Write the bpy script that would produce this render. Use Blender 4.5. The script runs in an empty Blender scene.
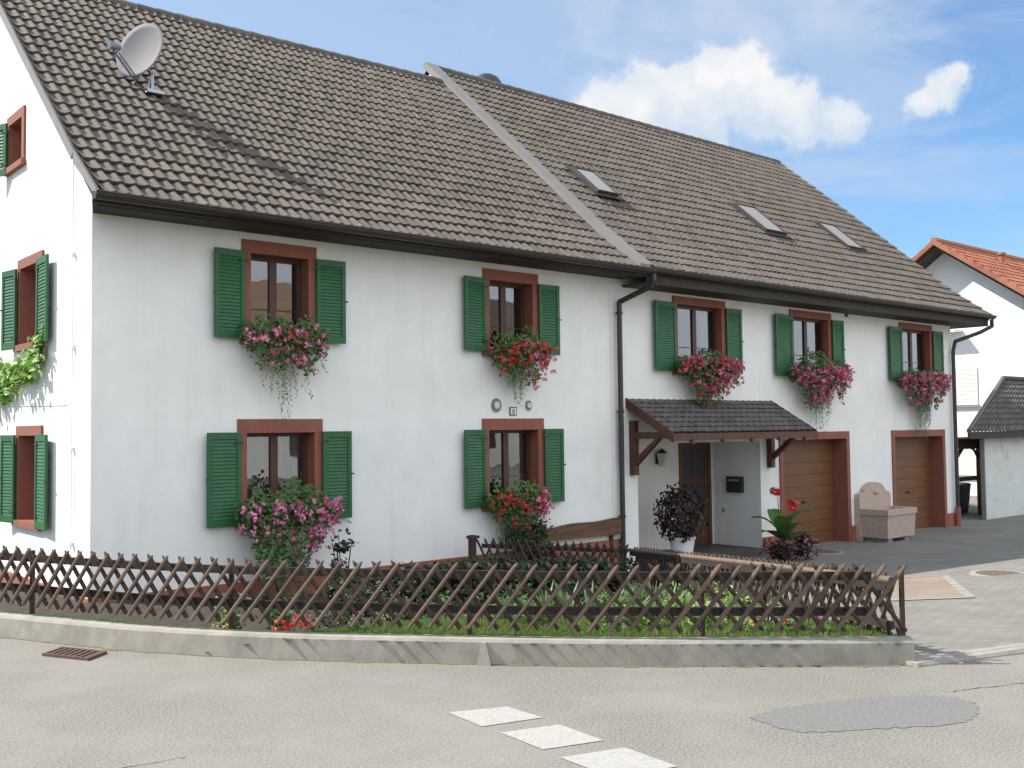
import bpy, math, random
import numpy as np
from mathutils import Vector, Matrix
random.seed(7)
rnd = random.random
def U(a, b): return a + (b - a) * random.random()
scene = bpy.context.scene
col = scene.collection

# ------------------------------------------------------------------ camera
CF, CYAW, CPIT, CROLL = 1024.5, 0.7120, 0.0445, -0.0117
cam_d = bpy.data.cameras.new('camera')
cam = bpy.data.objects.new('camera', cam_d)
col.objects.link(cam)
cam_d.sensor_width = 36
cam_d.lens = CF * 36 / 1024
cam_d.clip_end = 3000
fw = Vector((math.sin(CYAW) * math.cos(CPIT), math.cos(CYAW) * math.cos(CPIT), math.sin(CPIT)))
rt = Vector((math.cos(CYAW), -math.sin(CYAW), 0))
up = rt.cross(fw)
cr = rt * math.cos(CROLL) + up * math.sin(CROLL)
cu = -rt * math.sin(CROLL) + up * math.cos(CROLL)
M = Matrix((cr, cu, -fw)).transposed().to_4x4()
M.translation = Vector((-4.3076, -12.9238, 1.8145))
cam.matrix_world = M
scene.camera = cam

# ------------------------------------------------------------------ sun, sky, exposure
SUN = Vector((-0.70, 0.715, 1.0)).normalized()
sun_d = bpy.data.lights.new('sun', 'SUN')
sun_d.energy = 4.1
sun_d.angle = math.radians(0.5)
sun_d.color = (1.0, 0.95, 0.87)
sun = bpy.data.objects.new('sun', sun_d)
col.objects.link(sun)
sun.rotation_euler = SUN.to_track_quat('Z', 'Y').to_euler()
scene.view_settings.view_transform = 'Standard'
scene.view_settings.look = 'None'
scene.view_settings.gamma = 1
scene.view_settings.use_curve_mapping = False
scene.view_settings.exposure = 0.93

w = bpy.data.worlds.new('World')
scene.world = w
w.use_nodes = True
nt = w.node_tree
nt.nodes.clear()
def N(t, **k):
    n = nt.nodes.new(t)
    for a, b in k.items(): setattr(n, a, b)
    return n
def L(a, b): nt.links.new(a, b)
def math_n(op, a, b=None, c=None, clamp=False):
    n = N('ShaderNodeMath', operation=op); n.use_clamp = clamp
    for i, s in enumerate((a, b, c)):
        if s is None: continue
        if isinstance(s, (int, float)): n.inputs[i].default_value = s
        else: L(s, n.inputs[i])
    return n.outputs[0]
out = N('ShaderNodeOutputWorld')
sky = N('ShaderNodeTexSky', sky_type='NISHITA')
sky.sun_disc = False
sky.sun_elevation = math.asin(SUN.z)
sky.sun_rotation = math.atan2(SUN.x, SUN.y)
sky.air_density = 1.0
sky.dust_density = 0.6
sky.ozone_density = 2.2
bg = N('ShaderNodeBackground'); bg.inputs[1].default_value = 0.095
wb = N('ShaderNodeVectorMath', operation='MULTIPLY'); wb.inputs[1].default_value = (.70, .92, 1.08); L(sky.outputs[0], wb.inputs[0]); L(wb.outputs[0], bg.inputs[0])
tc = N('ShaderNodeTexCoord')
noi = N('ShaderNodeTexNoise'); noi.inputs['Scale'].default_value = 15; noi.inputs['Detail'].default_value = 8; noi.inputs['Roughness'].default_value = 0.58
L(tc.outputs['Generated'], noi.inputs['Vector'])
sc = N('ShaderNodeVectorMath', operation='SUBTRACT'); L(noi.outputs['Color'], sc.inputs[0]); sc.inputs[1].default_value = (.5, .5, .5)
sc2 = N('ShaderNodeVectorMath', operation='MULTIPLY_ADD'); L(sc.outputs[0], sc2.inputs[0]); sc2.inputs[1].default_value = (.075, .075, .075); L(tc.outputs['Generated'], sc2.inputs[2])
mask = None
lobes = [((.709, .634, .304), .034), ((.690, .655, .294), .036), ((.738, .598, .303), .037), ((.752, .580, .318), .031), ((.766, .558, .314), .031), ((.782, .543, .292), .029),
         ((.802, .526, .283), .026), ((.824, .499, .272), .023), ((.76, .591, .267), .013), ((.861, .417, .290), .025), ((.852, .437, .279), .018), ((.862, .408, .302), .019),
         ((.79, .30, .54), .15), ((.74, .33, .59), .12), ((.84, .25, .48), .10)]   # the last three stand above the picture, mirrored in the skylights
for d, r in lobes:
    dn = N('ShaderNodeVectorMath', operation='DISTANCE'); L(sc2.outputs[0], dn.inputs[0]); dn.inputs[1].default_value = d
    m = math_n('SUBTRACT', 1.0, math_n('DIVIDE', dn.outputs['Value'], r))
    mask = m if mask is None else math_n('MAXIMUM', mask, m)
cum = N('ShaderNodeMapRange', interpolation_type='SMOOTHSTEP'); cum.inputs[1].default_value = -0.25; cum.inputs[2].default_value = 0.38; L(mask, cum.inputs[0])
# thin high cloud, denser towards the left of the view
mp = N('ShaderNodeMapping'); mp.inputs['Scale'].default_value = (1.0, 1.3, 4.2); mp.inputs['Rotation'].default_value = (.25, .3, .2)
L(tc.outputs['Generated'], mp.inputs[0])
n2 = N('ShaderNodeTexNoise'); n2.inputs['Scale'].default_value = 3.2; n2.inputs['Detail'].default_value = 9; n2.inputs['Roughness'].default_value = .62; n2.inputs['Distortion'].default_value = .7
L(mp.outputs[0], n2.inputs['Vector'])
dt = N('ShaderNodeVectorMath', operation='DOT_PRODUCT'); L(tc.outputs['Generated'], dt.inputs[0]); dt.inputs[1].default_value = (-.72, .69, .25)
lft = N('ShaderNodeMapRange'); lft.inputs[1].default_value = -.45; lft.inputs[2].default_value = .28; lft.inputs[3].default_value = -.07; lft.inputs[4].default_value = .37; L(dt.outputs['Value'], lft.inputs[0])
cir = N('ShaderNodeMapRange', interpolation_type='SMOOTHSTEP'); cir.inputs[1].default_value = .42; cir.inputs[2].default_value = .78; cir.inputs[4].default_value = .62; L(math_n('ADD', n2.outputs[0], lft.outputs[0]), cir.inputs[0])
tot = math_n('ADD', math_n('MULTIPLY', cum.outputs[0], .93), math_n('ADD', math_n('MULTIPLY', cir.outputs[0], .8), .02), clamp=True)
cl = N('ShaderNodeBackground'); cl.inputs[0].default_value = (.93, .97, 1.0, 1); cl.inputs[1].default_value = 0.50
# cloud shading: denser core whiter, thin parts bluish grey
shd = N('ShaderNodeMapRange'); shd.inputs[1].default_value = .1; shd.inputs[2].default_value = .75
ns_ = N('ShaderNodeTexNoise'); ns_.inputs['Scale'].default_value = 24; ns_.inputs['Detail'].default_value = 5; L(tc.outputs['Generated'], ns_.inputs['Vector'])
sz_ = N('ShaderNodeSeparateXYZ'); L(tc.outputs['Generated'], sz_.inputs[0])
L(math_n('ADD', math_n('MULTIPLY', mask, .35), math_n('ADD', math_n('MULTIPLY', math_n('SUBTRACT', sz_.outputs[2], .255), 6.5), math_n('MULTIPLY', math_n('SUBTRACT', ns_.outputs[0], .5), 1.3))), shd.inputs[0])
ccol = N('ShaderNodeMix'); ccol.data_type = 'RGBA'; ccol.inputs[6].default_value = (.66, .78, .93, 1); ccol.inputs[7].default_value = (1, 1, 1, 1); L(shd.outputs[0], ccol.inputs[0]); L(ccol.outputs[2], cl.inputs[0])
mx = N('ShaderNodeMixShader'); L(tot, mx.inputs[0]); L(bg.outputs[0], mx.inputs[1]); L(cl.outputs[0], mx.inputs[2])
# broad bright cloud deck, unseen, added opposite the house front to fill its shade
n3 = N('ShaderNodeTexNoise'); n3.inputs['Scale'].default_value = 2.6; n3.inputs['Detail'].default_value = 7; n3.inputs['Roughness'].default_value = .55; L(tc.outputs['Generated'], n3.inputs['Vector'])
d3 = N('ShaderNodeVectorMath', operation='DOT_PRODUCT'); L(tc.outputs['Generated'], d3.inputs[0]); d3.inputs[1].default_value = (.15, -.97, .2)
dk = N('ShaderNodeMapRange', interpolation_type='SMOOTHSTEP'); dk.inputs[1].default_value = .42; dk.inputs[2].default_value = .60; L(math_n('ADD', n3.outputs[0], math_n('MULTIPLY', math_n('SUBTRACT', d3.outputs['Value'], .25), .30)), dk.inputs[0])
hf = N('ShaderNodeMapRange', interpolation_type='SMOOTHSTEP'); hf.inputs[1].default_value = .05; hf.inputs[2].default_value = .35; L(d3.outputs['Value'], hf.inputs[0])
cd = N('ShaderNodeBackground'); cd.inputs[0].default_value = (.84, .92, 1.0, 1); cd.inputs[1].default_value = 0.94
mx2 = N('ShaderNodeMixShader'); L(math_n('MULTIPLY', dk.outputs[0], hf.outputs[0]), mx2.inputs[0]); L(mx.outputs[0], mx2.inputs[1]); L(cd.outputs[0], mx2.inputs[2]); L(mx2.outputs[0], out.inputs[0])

# ------------------------------------------------------------------ materials
MATS = {}
def mat(name, c, rough=.7, c2=None, ns=8., amt=.5, detail=6, bump=0., bscale=None, bdist=.01, rndc=None, metal=0., spec=.5, stretch=None, dirt=None, trans=None):
    """c/c2 mixed by a noise; rndc = third colour mixed by the per-face attribute 'rnd'"""
    m = bpy.data.materials.new(name); m.use_nodes = True
    t = m.node_tree; b = t.nodes['Principled BSDF']
    b.inputs['Roughness'].default_value = rough; b.inputs['Metallic'].default_value = metal
    b.inputs['Specular IOR Level'].default_value = spec
    tc = t.nodes.new('ShaderNodeTexCoord'); vec = tc.outputs['Object']
    if stretch:
        mp = t.nodes.new('ShaderNodeMapping'); mp.inputs['Scale'].default_value = stretch; t.links.new(vec, mp.inputs[0]); vec = mp.outputs[0]
    cur = None
    def mixc(a, bcol, fac):
        n = t.nodes.new('ShaderNodeMix'); n.data_type = 'RGBA'
        for s, v in ((6, a), (7, bcol)):
            if isinstance(v, tuple): n.inputs[s].default_value = (*v, 1)
            else: t.links.new(v, n.inputs[s])
        t.links.new(fac, n.inputs[0]); return n.outputs[2]
    cur = c
    if c2:
        n = t.nodes.new('ShaderNodeTexNoise'); n.inputs['Scale'].default_value = ns; n.inputs['Detail'].default_value = detail; n.inputs['Roughness'].default_value = .65
        t.links.new(vec, n.inputs['Vector'])
        r = t.nodes.new('ShaderNodeMapRange'); r.inputs[1].default_value = .5 - .25 * (1.1 - amt); r.inputs[2].default_value = .5 + .3 * (1.1 - amt) + .02
        t.links.new(n.outputs[0], r.inputs[0]); cur = mixc(c, c2, r.outputs[0])
    if rndc:
        a = t.nodes.new('ShaderNodeAttribute'); a.attribute_name = 'rnd'
        cur = mixc(cur, rndc, a.outputs['Fac'])
    if dirt:
        dc, ds, lo, hi = dirt
        n = t.nodes.new('ShaderNodeTexNoise'); n.inputs['Scale'].default_value = ds; n.inputs['Detail'].default_value = 8; n.inputs['Roughness'].default_value = .7
        t.links.new(tc.outputs['Object'], n.inputs['Vector'])
        r = t.nodes.new('ShaderNodeMapRange'); r.inputs[1].default_value = lo; r.inputs[2].default_value = hi; t.links.new(n.outputs[0], r.inputs[0])
        cur = mixc(cur, dc, r.outputs[0])
    if isinstance(cur, tuple): b.inputs['Base Color'].default_value = (*cur, 1)
    else: t.links.new(cur, b.inputs['Base Color'])
    if bump:
        n = t.nodes.new('ShaderNodeTexNoise'); n.inputs['Scale'].default_value = bscale or ns * 4; n.inputs['Detail'].default_value = 5
        t.links.new(vec, n.inputs['Vector'])
        bp = t.nodes.new('ShaderNodeBump'); bp.inputs['Strength'].default_value = bump; bp.inputs['Distance'].default_value = bdist
        t.links.new(n.outputs[0], bp.inputs['Height']); t.links.new(bp.outputs[0], b.inputs['Normal'])
    if trans:
        tr = t.nodes.new('ShaderNodeBsdfTranslucent'); 
        if isinstance(cur, tuple): tr.inputs[0].default_value = (*cur, 1)
        else: t.links.new(cur, tr.inputs[0])
        ms = t.nodes.new('ShaderNodeMixShader'); ms.inputs[0].default_value = trans
        t.links.new(b.outputs[0], ms.inputs[1]); t.links.new(tr.outputs[0], ms.inputs[2]); t.links.new(ms.outputs[0], t.nodes['Material Output'].inputs[0])
    MATS[name] = m
    return m
mat('plaster', (.80, .79, .76), .9, (.71, .70, .68), 1.6, .35, bump=.35, bscale=60, bdist=.006, dirt=((.55, .53, .49), 2.3, .64, .95))
_m = MATS['plaster'].node_tree; _b = _m.nodes['Principled BSDF']; _l = _b.inputs['Base Color'].links[0].from_socket
_tc = _m.nodes.new('ShaderNodeTexCoord'); _mp = _m.nodes.new('ShaderNodeMapping'); _mp.inputs['Scale'].default_value = (3.2, 3.2, .22); _m.links.new(_tc.outputs['Object'], _mp.inputs[0])
_n = _m.nodes.new('ShaderNodeTexNoise'); _n.inputs['Scale'].default_value = 1.6; _n.inputs['Detail'].default_value = 9; _n.inputs['Roughness'].default_value = .7; _m.links.new(_mp.outputs[0], _n.inputs[0])
_r = _m.nodes.new('ShaderNodeMapRange'); _r.inputs[1].default_value = .52; _r.inputs[2].default_value = .80; _r.inputs[4].default_value = .42; _m.links.new(_n.outputs[0], _r.inputs[0])
_x = _m.nodes.new('ShaderNodeMix'); _x.data_type = 'RGBA'; _x.inputs[7].default_value = (.60, .58, .53, 1); _m.links.new(_r.outputs[0], _x.inputs[0]); _m.links.new(_l, _x.inputs[6]); _m.links.new(_x.outputs[2], _b.inputs['Base Color'])
mat('red_paint', (.255, .086, .055), .75, (.20, .068, .045), 5, .5, bump=.15, bscale=50)
mat('plinth_paint', (.32, .10, .068), .8, (.26, .085, .06), 3, .5, bump=.2, bscale=40, dirt=((.2, .12, .09), 3, .6, .8))
mat('shutter_green', (.012, .088, .026), .55, (.018, .108, .034), 6, .4, bump=.08, bscale=60, dirt=((.05, .15, .07), 5, .55, .85))
mat('brown_frame', (.075, .028, .014), .5, (.05, .018, .01), 12, .5, stretch=(1, 1, .2))
mat('dark_wood', (.085, .042, .022), .7, (.045, .022, .013), 14, .6, bump=.3, bscale=60, stretch=(1, 1, .3))
mat('canopy_wood', (.10, .036, .016), .6, (.06, .02, .01), 12, .5, bump=.2)
mat('door_wood', (.13, .062, .025), .5, (.085, .04, .018), 10, .5, bump=.1, stretch=(1, 1, .15))
mat('garage_wood', (.17, .068, .022), .55, (.115, .043, .014), 6, .5, bump=.15, bscale=30, stretch=(.2, 1, 3))
mat('plank_wood', (.15, .065, .03), .6, (.06, .025, .012), 6, .6, bump=.3, stretch=(.3, 1, 3))
mat('tile', (.104, .084, .068), .85, (.134, .109, .088), 3.5, .5, rndc=(.078, .064, .053), bump=.4, bscale=70, bdist=.004, dirt=((.36, .34, .29), 13, .655, .70))
mat('tile_canopy', (.085, .075, .072), .75, (.115, .10, .095), 5, .5, rndc=(.06, .052, .05), bump=.3, bscale=60)
mat('tile_shed', (.105, .092, .084), .85, (.16, .14, .125), 5, .5, rndc=(.08, .07, .062), bump=.3, bscale=60, dirt=((.25, .23, .18), 7, .62, .8))
mat('tile_tan', (.36, .24, .16), .85, (.26, .17, .12), 3, .6)
mat('tile_red', (.27, .085, .045), .8, (.22, .07, .04), 4, .5, rndc=(.34, .13, .07), bump=.3, bscale=60)
mat('sheet_metal', (.20, .19, .175), .6, (.17, .16, .15), 5, .5)
mat('gutter', (.040, .036, .032), .45, (.055, .045, .04), 6, .5, metal=.3)
mat('soffit', (.045, .034, .027), .8, (.03, .024, .02), 6, .5)
mat('dark', (.012, .012, .012), .8)
mat('interior', (.10, .09, .08), .9)
mat('curtain', (.75, .74, .70), .9, trans=.35)
mat('asphalt_old', (.095, .087, .075), .9, (.29, .27, .235), 62, .45, detail=4, bump=.6, bscale=140, bdist=.006, dirt=((.27, .255, .225), .7, .42, .95))
mat('patch_asphalt', (.115, .115, .110), .9, (.20, .195, .185), 55, .45, detail=3, bump=.6, bscale=190, bdist=.004)
mat('road_paint', (.36, .35, .325), .8, (.29, .28, .26), 30, .6, bump=.6, bscale=120, bdist=.004, dirt=((.25, .235, .21), 9, .56, .72))
mat('kerb_concrete', (.33, .30, .25), .9, (.24, .22, .185), 4, .6, bump=.35, bscale=70, bdist=.005, dirt=((.16, .15, .13), 5.5, .56, .85))
mat('stone', (.30, .28, .245), .9, (.22, .205, .18), 14, .6, bump=.5, bscale=60)
mat('grit', (.17, .155, .09), .95, (.10, .10, .05), 30, .5, bump=.6)
mat('soil', (.050, .036, .025), .95, (.03, .022, .016), 14, .6, bump=.8, bscale=50, bdist=.03)
mat('ground_mix', (.09, .10, .05), .95, (.12, .12, .06), .4, .6, bump=.4, bscale=6)
mat('grass', (.075, .15, .025), .7, rndc=(.17, .26, .05), trans=.35)
mat('leaf', (.05, .12, .026), .6, rndc=(.11, .20, .05), trans=.25)
mat('leaf_dark', (.016, .036, .010), .6, rndc=(.032, .058, .018), trans=.2)
mat('leaf_bright', (.13, .26, .035), .55, rndc=(.24, .38, .07), trans=.35)
mat('leaf_pale', (.24, .30, .15), .6, rndc=(.13, .22, .07), trans=.3)
mat('leaf_red', (.04, .012, .012), .5, rndc=(.025, .018, .010), trans=.15)
mat('pink', (.78, .20, .42), .6, rndc=(.88, .42, .60), trans=.3)
mat('deep_pink', (.48, .05, .13), .6, rndc=(.70, .22, .34), trans=.3)
mat('red_flower', (.62, .035, .03), .6, rndc=(.70, .10, .07), trans=.25)
mat('yellow_flower', (.75, .45, .04), .6, rndc=(.8, .6, .15), trans=.2)
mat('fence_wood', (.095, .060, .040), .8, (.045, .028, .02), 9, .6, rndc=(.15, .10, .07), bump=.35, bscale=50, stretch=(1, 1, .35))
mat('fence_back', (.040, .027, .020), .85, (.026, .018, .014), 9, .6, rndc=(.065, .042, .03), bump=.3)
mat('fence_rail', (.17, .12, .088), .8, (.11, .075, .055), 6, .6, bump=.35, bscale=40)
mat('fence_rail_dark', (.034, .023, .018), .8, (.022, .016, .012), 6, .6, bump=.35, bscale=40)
mat('old_fence', (.030, .022, .018), .85, (.05, .034, .026), 8, .5, rndc=(.08, .045, .03), bump=.3)
mat('iron', (.05, .04, .035), .6, (.09, .045, .03), 20, .6, metal=.5)
mat('manhole_iron', (.13, .085, .07), .7, (.09, .06, .05), 20, .6)
mat('rust', (.12, .06, .045), .85, (.07, .042, .034), 20, .7, bump=.5)
mat('dish_grey', (.26, .25, .255), .9, (.23, .22, .225), 3, .3, spec=.1)
mat('steel', (.35, .36, .38), .4, metal=.7)
mat('blue_grey', (.14, .17, .21), .5)
mat('white_pot', (.78, .78, .77), .4)
mat('terracotta', (.40, .16, .09), .8, (.33, .13, .08), 10)
mat('planter', (.09, .05, .035), .7)
mat('white_paint', (.80, .80, .78), .6, (.74, .74, .72), 5)
mat('shed_plaster', (.62, .63, .60), .9, (.55, .56, .53), 2.2, .5, bump=.3, bscale=50, dirt=((.36, .35, .33), 1.5, .55, .8))
mat('trough_stone', (.47, .36, .30), .85, (.38, .29, .24), 18, .8, bump=.4, bscale=70)
mat('black_plastic', (.02, .022, .022), .45)
mat('porch_floor', (.10, .09, .085), .7, (.07, .065, .06), 6)
mat('door_dark', (.05, .055, .06), .3)
mat('bark', (.09, .065, .045), .9, (.05, .036, .026), 12, bump=.5)
mat('roller', (.70, .68, .63), .6)

def glassmat(name, tint, fr):
    m = bpy.data.materials.new(name); m.use_nodes = True; t = m.node_tree; t.nodes.clear()
    o = t.nodes.new('ShaderNodeOutputMaterial'); tr = t.nodes.new('ShaderNodeBsdfTransparent'); tr.inputs[0].default_value = (*tint, 1)
    g = t.nodes.new('ShaderNodeBsdfGlossy'); g.inputs['Roughness'].default_value = .015; g.inputs[0].default_value = (.95, .97, 1, 1)
    f = t.nodes.new('ShaderNodeFresnel'); f.inputs[0].default_value = fr
    nz = t.nodes.new('ShaderNodeTexNoise'); nz.inputs['Scale'].default_value = 1.6; tcn = t.nodes.new('ShaderNodeTexCoord'); t.links.new(tcn.outputs['Object'], nz.inputs[0])
    bp = t.nodes.new('ShaderNodeBump'); bp.inputs['Strength'].default_value = .04; bp.inputs['Distance'].default_value = .05; t.links.new(nz.outputs[0], bp.inputs['Height']); t.links.new(bp.outputs[0], g.inputs['Normal'])
    mx = t.nodes.new('ShaderNodeMixShader'); t.links.new(f.outputs[0], mx.inputs[0]); t.links.new(tr.outputs[0], mx.inputs[1]); t.links.new(g.outputs[0], mx.inputs[2]); t.links.new(mx.outputs[0], o.inputs[0])
    MATS[name] = m
glassmat('glass', (.62, .64, .64), 2.4)
glassmat('glass_dark', (.12, .13, .14), 9)

def paver_mat(name, c1, c2, mort, bw, bh, rot):
    m = bpy.data.materials.new(name); m.use_nodes = True; t = m.node_tree; b = t.nodes['Principled BSDF']; b.inputs['Roughness'].default_value = .9
    tcn = t.nodes.new('ShaderNodeTexCoord'); mp = t.nodes.new('ShaderNodeMapping'); mp.inputs['Rotation'].default_value = (0, 0, rot)
    br = t.nodes.new('ShaderNodeTexBrick'); br.inputs['Scale'].default_value = 1; br.inputs['Brick Width'].default_value = bw; br.inputs['Row Height'].default_value = bh
    br.inputs['Mortar Size'].default_value = .007; br.inputs['Mortar Smooth'].default_value = .4
    br.inputs['Color1'].default_value = (*c1, 1); br.inputs['Color2'].default_value = (*c2, 1); br.inputs['Mortar'].default_value = (*mort, 1)
    t.links.new(tcn.outputs['Object'], mp.inputs[0]); t.links.new(mp.outputs[0], br.inputs[0])
    nz = t.nodes.new('ShaderNodeTexNoise'); nz.inputs['Scale'].default_value = .9; nz.inputs['Detail'].default_value = 8; nz.inputs['Roughness'].default_value = .65; t.links.new(tcn.outputs['Object'], nz.inputs[0])
    mr = t.nodes.new('ShaderNodeMapRange'); mr.inputs[1].default_value = .3; mr.inputs[2].default_value = .75; mr.inputs[3].default_value = .72; mr.inputs[4].default_value = 1.12; t.links.new(nz.outputs[0], mr.inputs[0])
    mm = t.nodes.new('ShaderNodeVectorMath'); mm.operation = 'SCALE'; t.links.new(br.outputs[0], mm.inputs[0]); t.links.new(mr.outputs[0], mm.inputs['Scale'])
    t.links.new(mm.outputs[0], b.inputs['Base Color'])
    bp = t.nodes.new('ShaderNodeBump'); bp.inputs['Strength'].default_value = .5; bp.inputs['Distance'].default_value = .006; bp.invert = True
    t.links.new(br.outputs['Fac'], bp.inputs['Height']); t.links.new(bp.outputs[0], b.inputs['Normal'])
    MATS[name] = m
paver_mat('pavers', (.215, .205, .18), (.185, .175, .155), (.12, .112, .095), .22, .11, .5)
paver_mat('pavers_pink', (.27, .205, .155), (.235, .185, .145), (.22, .18, .14), .22, .11, .5)

# ------------------------------------------------------------------ mesh builder
class MB:
    def __init__(s): s.v = []; s.f = []; s.r = []; s.m = []; s.uv = None
    def vert(s, p): s.v.append((p[0], p[1], p[2])); return len(s.v) - 1
    def face(s, ids, r=None, m=0): s.f.append(tuple(ids)); s.r.append(rnd() if r is None else r); s.m.append(m)
    def poly(s, pts, r=None, m=0): s.face([s.vert(p) for p in pts], r, m)
    def hexa(s, P, r=None, m=0):
        i = [s.vert(p) for p in P]; r = rnd() if r is None else r
        for q in ((0, 3, 2, 1), (4, 5, 6, 7), (0, 1, 5, 4), (1, 2, 6, 5), (2, 3, 7, 6), (3, 0, 4, 7)): s.face([i[k] for k in q], r, m)
    def box(s, a, b, mp=None, r=None, m=0, bev=0):
        x0, y0, z0 = a; x1, y1, z1 = b
        P = [(x0, y0, z0), (x1, y0, z0), (x1, y1, z0), (x0, y1, z0), (x0, y0, z1), (x1, y0, z1), (x1, y1, z1), (x0, y1, z1)]
        if mp: P = [mp(*p) for p in P]
        s.hexa(P, r, m)
    def tube(s, p0, p1, r0, r1=None, n=8, cap=True, r=None, m=0, sq=1.):
        p0 = Vector(p0); p1 = Vector(p1); r1 = r0 if r1 is None else r1
        d = (p1 - p0).normalized(); a = d.orthogonal().normalized(); b = d.cross(a)
        rr = rnd() if r is None else r
        A = []; B = []
        for k in range(n):
            t = 2 * math.pi * k / n; o = a * math.cos(t) + b * math.sin(t) * sq
            A.append(s.vert(p0 + o * r0)); B.append(s.vert(p1 + o * r1))
        for k in range(n): s.face((A[k], A[(k + 1) % n], B[(k + 1) % n], B[k]), rr, m)
        if cap: s.face(A[::-1], rr, m); s.face(B, rr, m)
    def path(s, pts, rad, n=8, r=None):
        for a, b in zip(pts, pts[1:]): s.tube(a, b, rad, rad, n, True, r)
        for p in pts[1:-1]: s.ball(p, rad, 4, n)
    def ball(s, c, rad, nr=6, n=8, r=None, sc=(1, 1, 1), m=0):
        c = Vector(c); rr = rnd() if r is None else r; rows = []
        for i in range(1, nr):
            ph = math.pi * i / nr
            rows.append([s.vert((c.x + rad * sc[0] * math.sin(ph) * math.cos(2 * math.pi * k / n), c.y + rad * sc[1] * math.sin(ph) * math.sin(2 * math.pi * k / n), c.z + rad * sc[2] * math.cos(ph))) for k in range(n)])
        T = s.vert((c.x, c.y, c.z + rad * sc[2])); B = s.vert((c.x, c.y, c.z - rad * sc[2]))
        for k in range(n): s.face((T, rows[0][k], rows[0][(k + 1) % n]), rr, m); s.face((B, rows[-1][(k + 1) % n], rows[-1][k]), rr, m)
        for i in range(len(rows) - 1):
            for k in range(n): s.face((rows[i][k], rows[i + 1][k], rows[i + 1][(k + 1) % n], rows[i][(k + 1) % n]), rr, m)
    def lathe(s, c, prof, n=20, r=None, m=0):
        rr = rnd() if r is None else r; rows = []
        for (q, z) in prof: rows.append([s.vert((c[0] + q * math.cos(2 * math.pi * k / n), c[1] + q * math.sin(2 * math.pi * k / n), c[2] + z)) for k in range(n)])
        for i in range(len(rows) - 1):
            for k in range(n): s.face((rows[i][k], rows[i][(k + 1) % n], rows[i + 1][(k + 1) % n], rows[i + 1][k]), rr, m)
        s.face(rows[0][::-1], rr, m); s.face(rows[-1], rr, m)
    def leaf(s, p, size, d=None, asp=.8, r=None):
        """one folded leaf: two triangles pairs"""
        p = Vector(p)
        n = Vector((U(-1, 1), U(-1, 1), U(-1, 1)))
        if d is not None: n = n * .7 + Vector(d)
        n.normalize(); a = n.orthogonal().normalized(); a.rotate(Matrix.Rotation(U(0, 6.28), 3, n)); b = n.cross(a)
        q = size * U(.6, 1.3); w = q * asp
        rr = rnd() if r is None else r
        i = [s.vert(p - a * q * .5), s.vert(p + b * w * .5 + n * q * .12), s.vert(p + a * q * .5), s.vert(p - b * w * .5 + n * q * .12)]
        s.face((i[0], i[1], i[2]), rr); s.face((i[0], i[2], i[3]), rr * .8)
    def bloom(s, p, rad, n=9):
        for _ in range(n):
            d = Vector((U(-1, 1), U(-1, 1), U(-1, 1)))
            if d.length < .1: continue
            d.normalize(); s.leaf(Vector(p) + d * rad * U(.4, 1), rad * .95, d, 1.)
    def build(s, name, mats, parent=None, smooth=False):
        me = bpy.data.meshes.new(name)
        o = bpy.data.objects.new(name, me); col.objects.link(o)
        org = Vector((0, 0, 0))
        if parent is not None:
            o.parent = parent; org = Vector(parent.get('_o', (0, 0, 0)))
        me.from_pydata([(v[0] - org.x, v[1] - org.y, v[2] - org.z) for v in s.v], [], s.f)
        a = me.attributes.new('rnd', 'FLOAT', 'FACE'); a.data.foreach_set('value', s.r)
        for m in (mats if isinstance(mats, (list, tuple)) else [mats]): me.materials.append(MATS[m])
        me.polygons.foreach_set('material_index', s.m)
        if smooth: me.polygons.foreach_set('use_smooth', [True] * len(s.f))
        me.update()
        if parent is not None and '_o' in parent: o['_o'] = tuple(org)
        return o
def tag(o, label, cat, group=None, kind=None):
    if label: o['label'] = label
    if cat: o['category'] = cat
    if group: o['group'] = group
    if kind: o['kind'] = kind
    return o
def thing(name, label, cat, loc, group=None):
    o = bpy.data.objects.new(name, None); o.empty_display_size = .2; col.objects.link(o); o.location = loc; o['_o'] = tuple(loc)
    return tag(o, label, cat, group)
def struct(o): o['kind'] = 'structure'; return o

FR = lambda u, v, d: (u, -d, v)      # front wall: d outwards
GA = lambda u, v, d: (-d, u, v)      # gable wall: u = Y

# ------------------------------------------------------------------ ground
KL = [(-30, 52), (-8, 10), (-4, 2.05), (-2.3, -1.6), (-1.72, -2.78), (-1.05, -4.22), (-.36, -5.32), (.33, -6.16), (1.38, -7.34), (2.48, -8.38), (3.12, -8.95)]
RL = [(3.25, -8.98), (3.72, -9.15), (4.25, -9.31), (6.2, -9.95), (40, -21), (300, -105)]
ALL = np.array(KL + RL, float)
def sdist(X, Y):
    X = np.asarray(X, float); Y = np.asarray(Y, float)
    best = np.full(X.shape, 1e9); sg = np.ones(X.shape)
    for (ax, ay), (bx, by) in zip(ALL, ALL[1:]):
        dx, dy = bx - ax, by - ay; l2 = dx * dx + dy * dy
        t = np.clip(((X - ax) * dx + (Y - ay) * dy) / l2, 0, 1)
        d = np.hypot(X - ax - t * dx, Y - ay - t * dy)
        cr = dx * (Y - ay) - dy * (X - ax)
        m = d < best; best = np.where(m, d, best); sg = np.where(m, np.sign(cr), sg)
    return best * sg
GP = [(3.12, -8.95), (7.88, -1.62), (5.7, -.5), (5.6, 0)]   # garden boundary towards the forecourt
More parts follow.
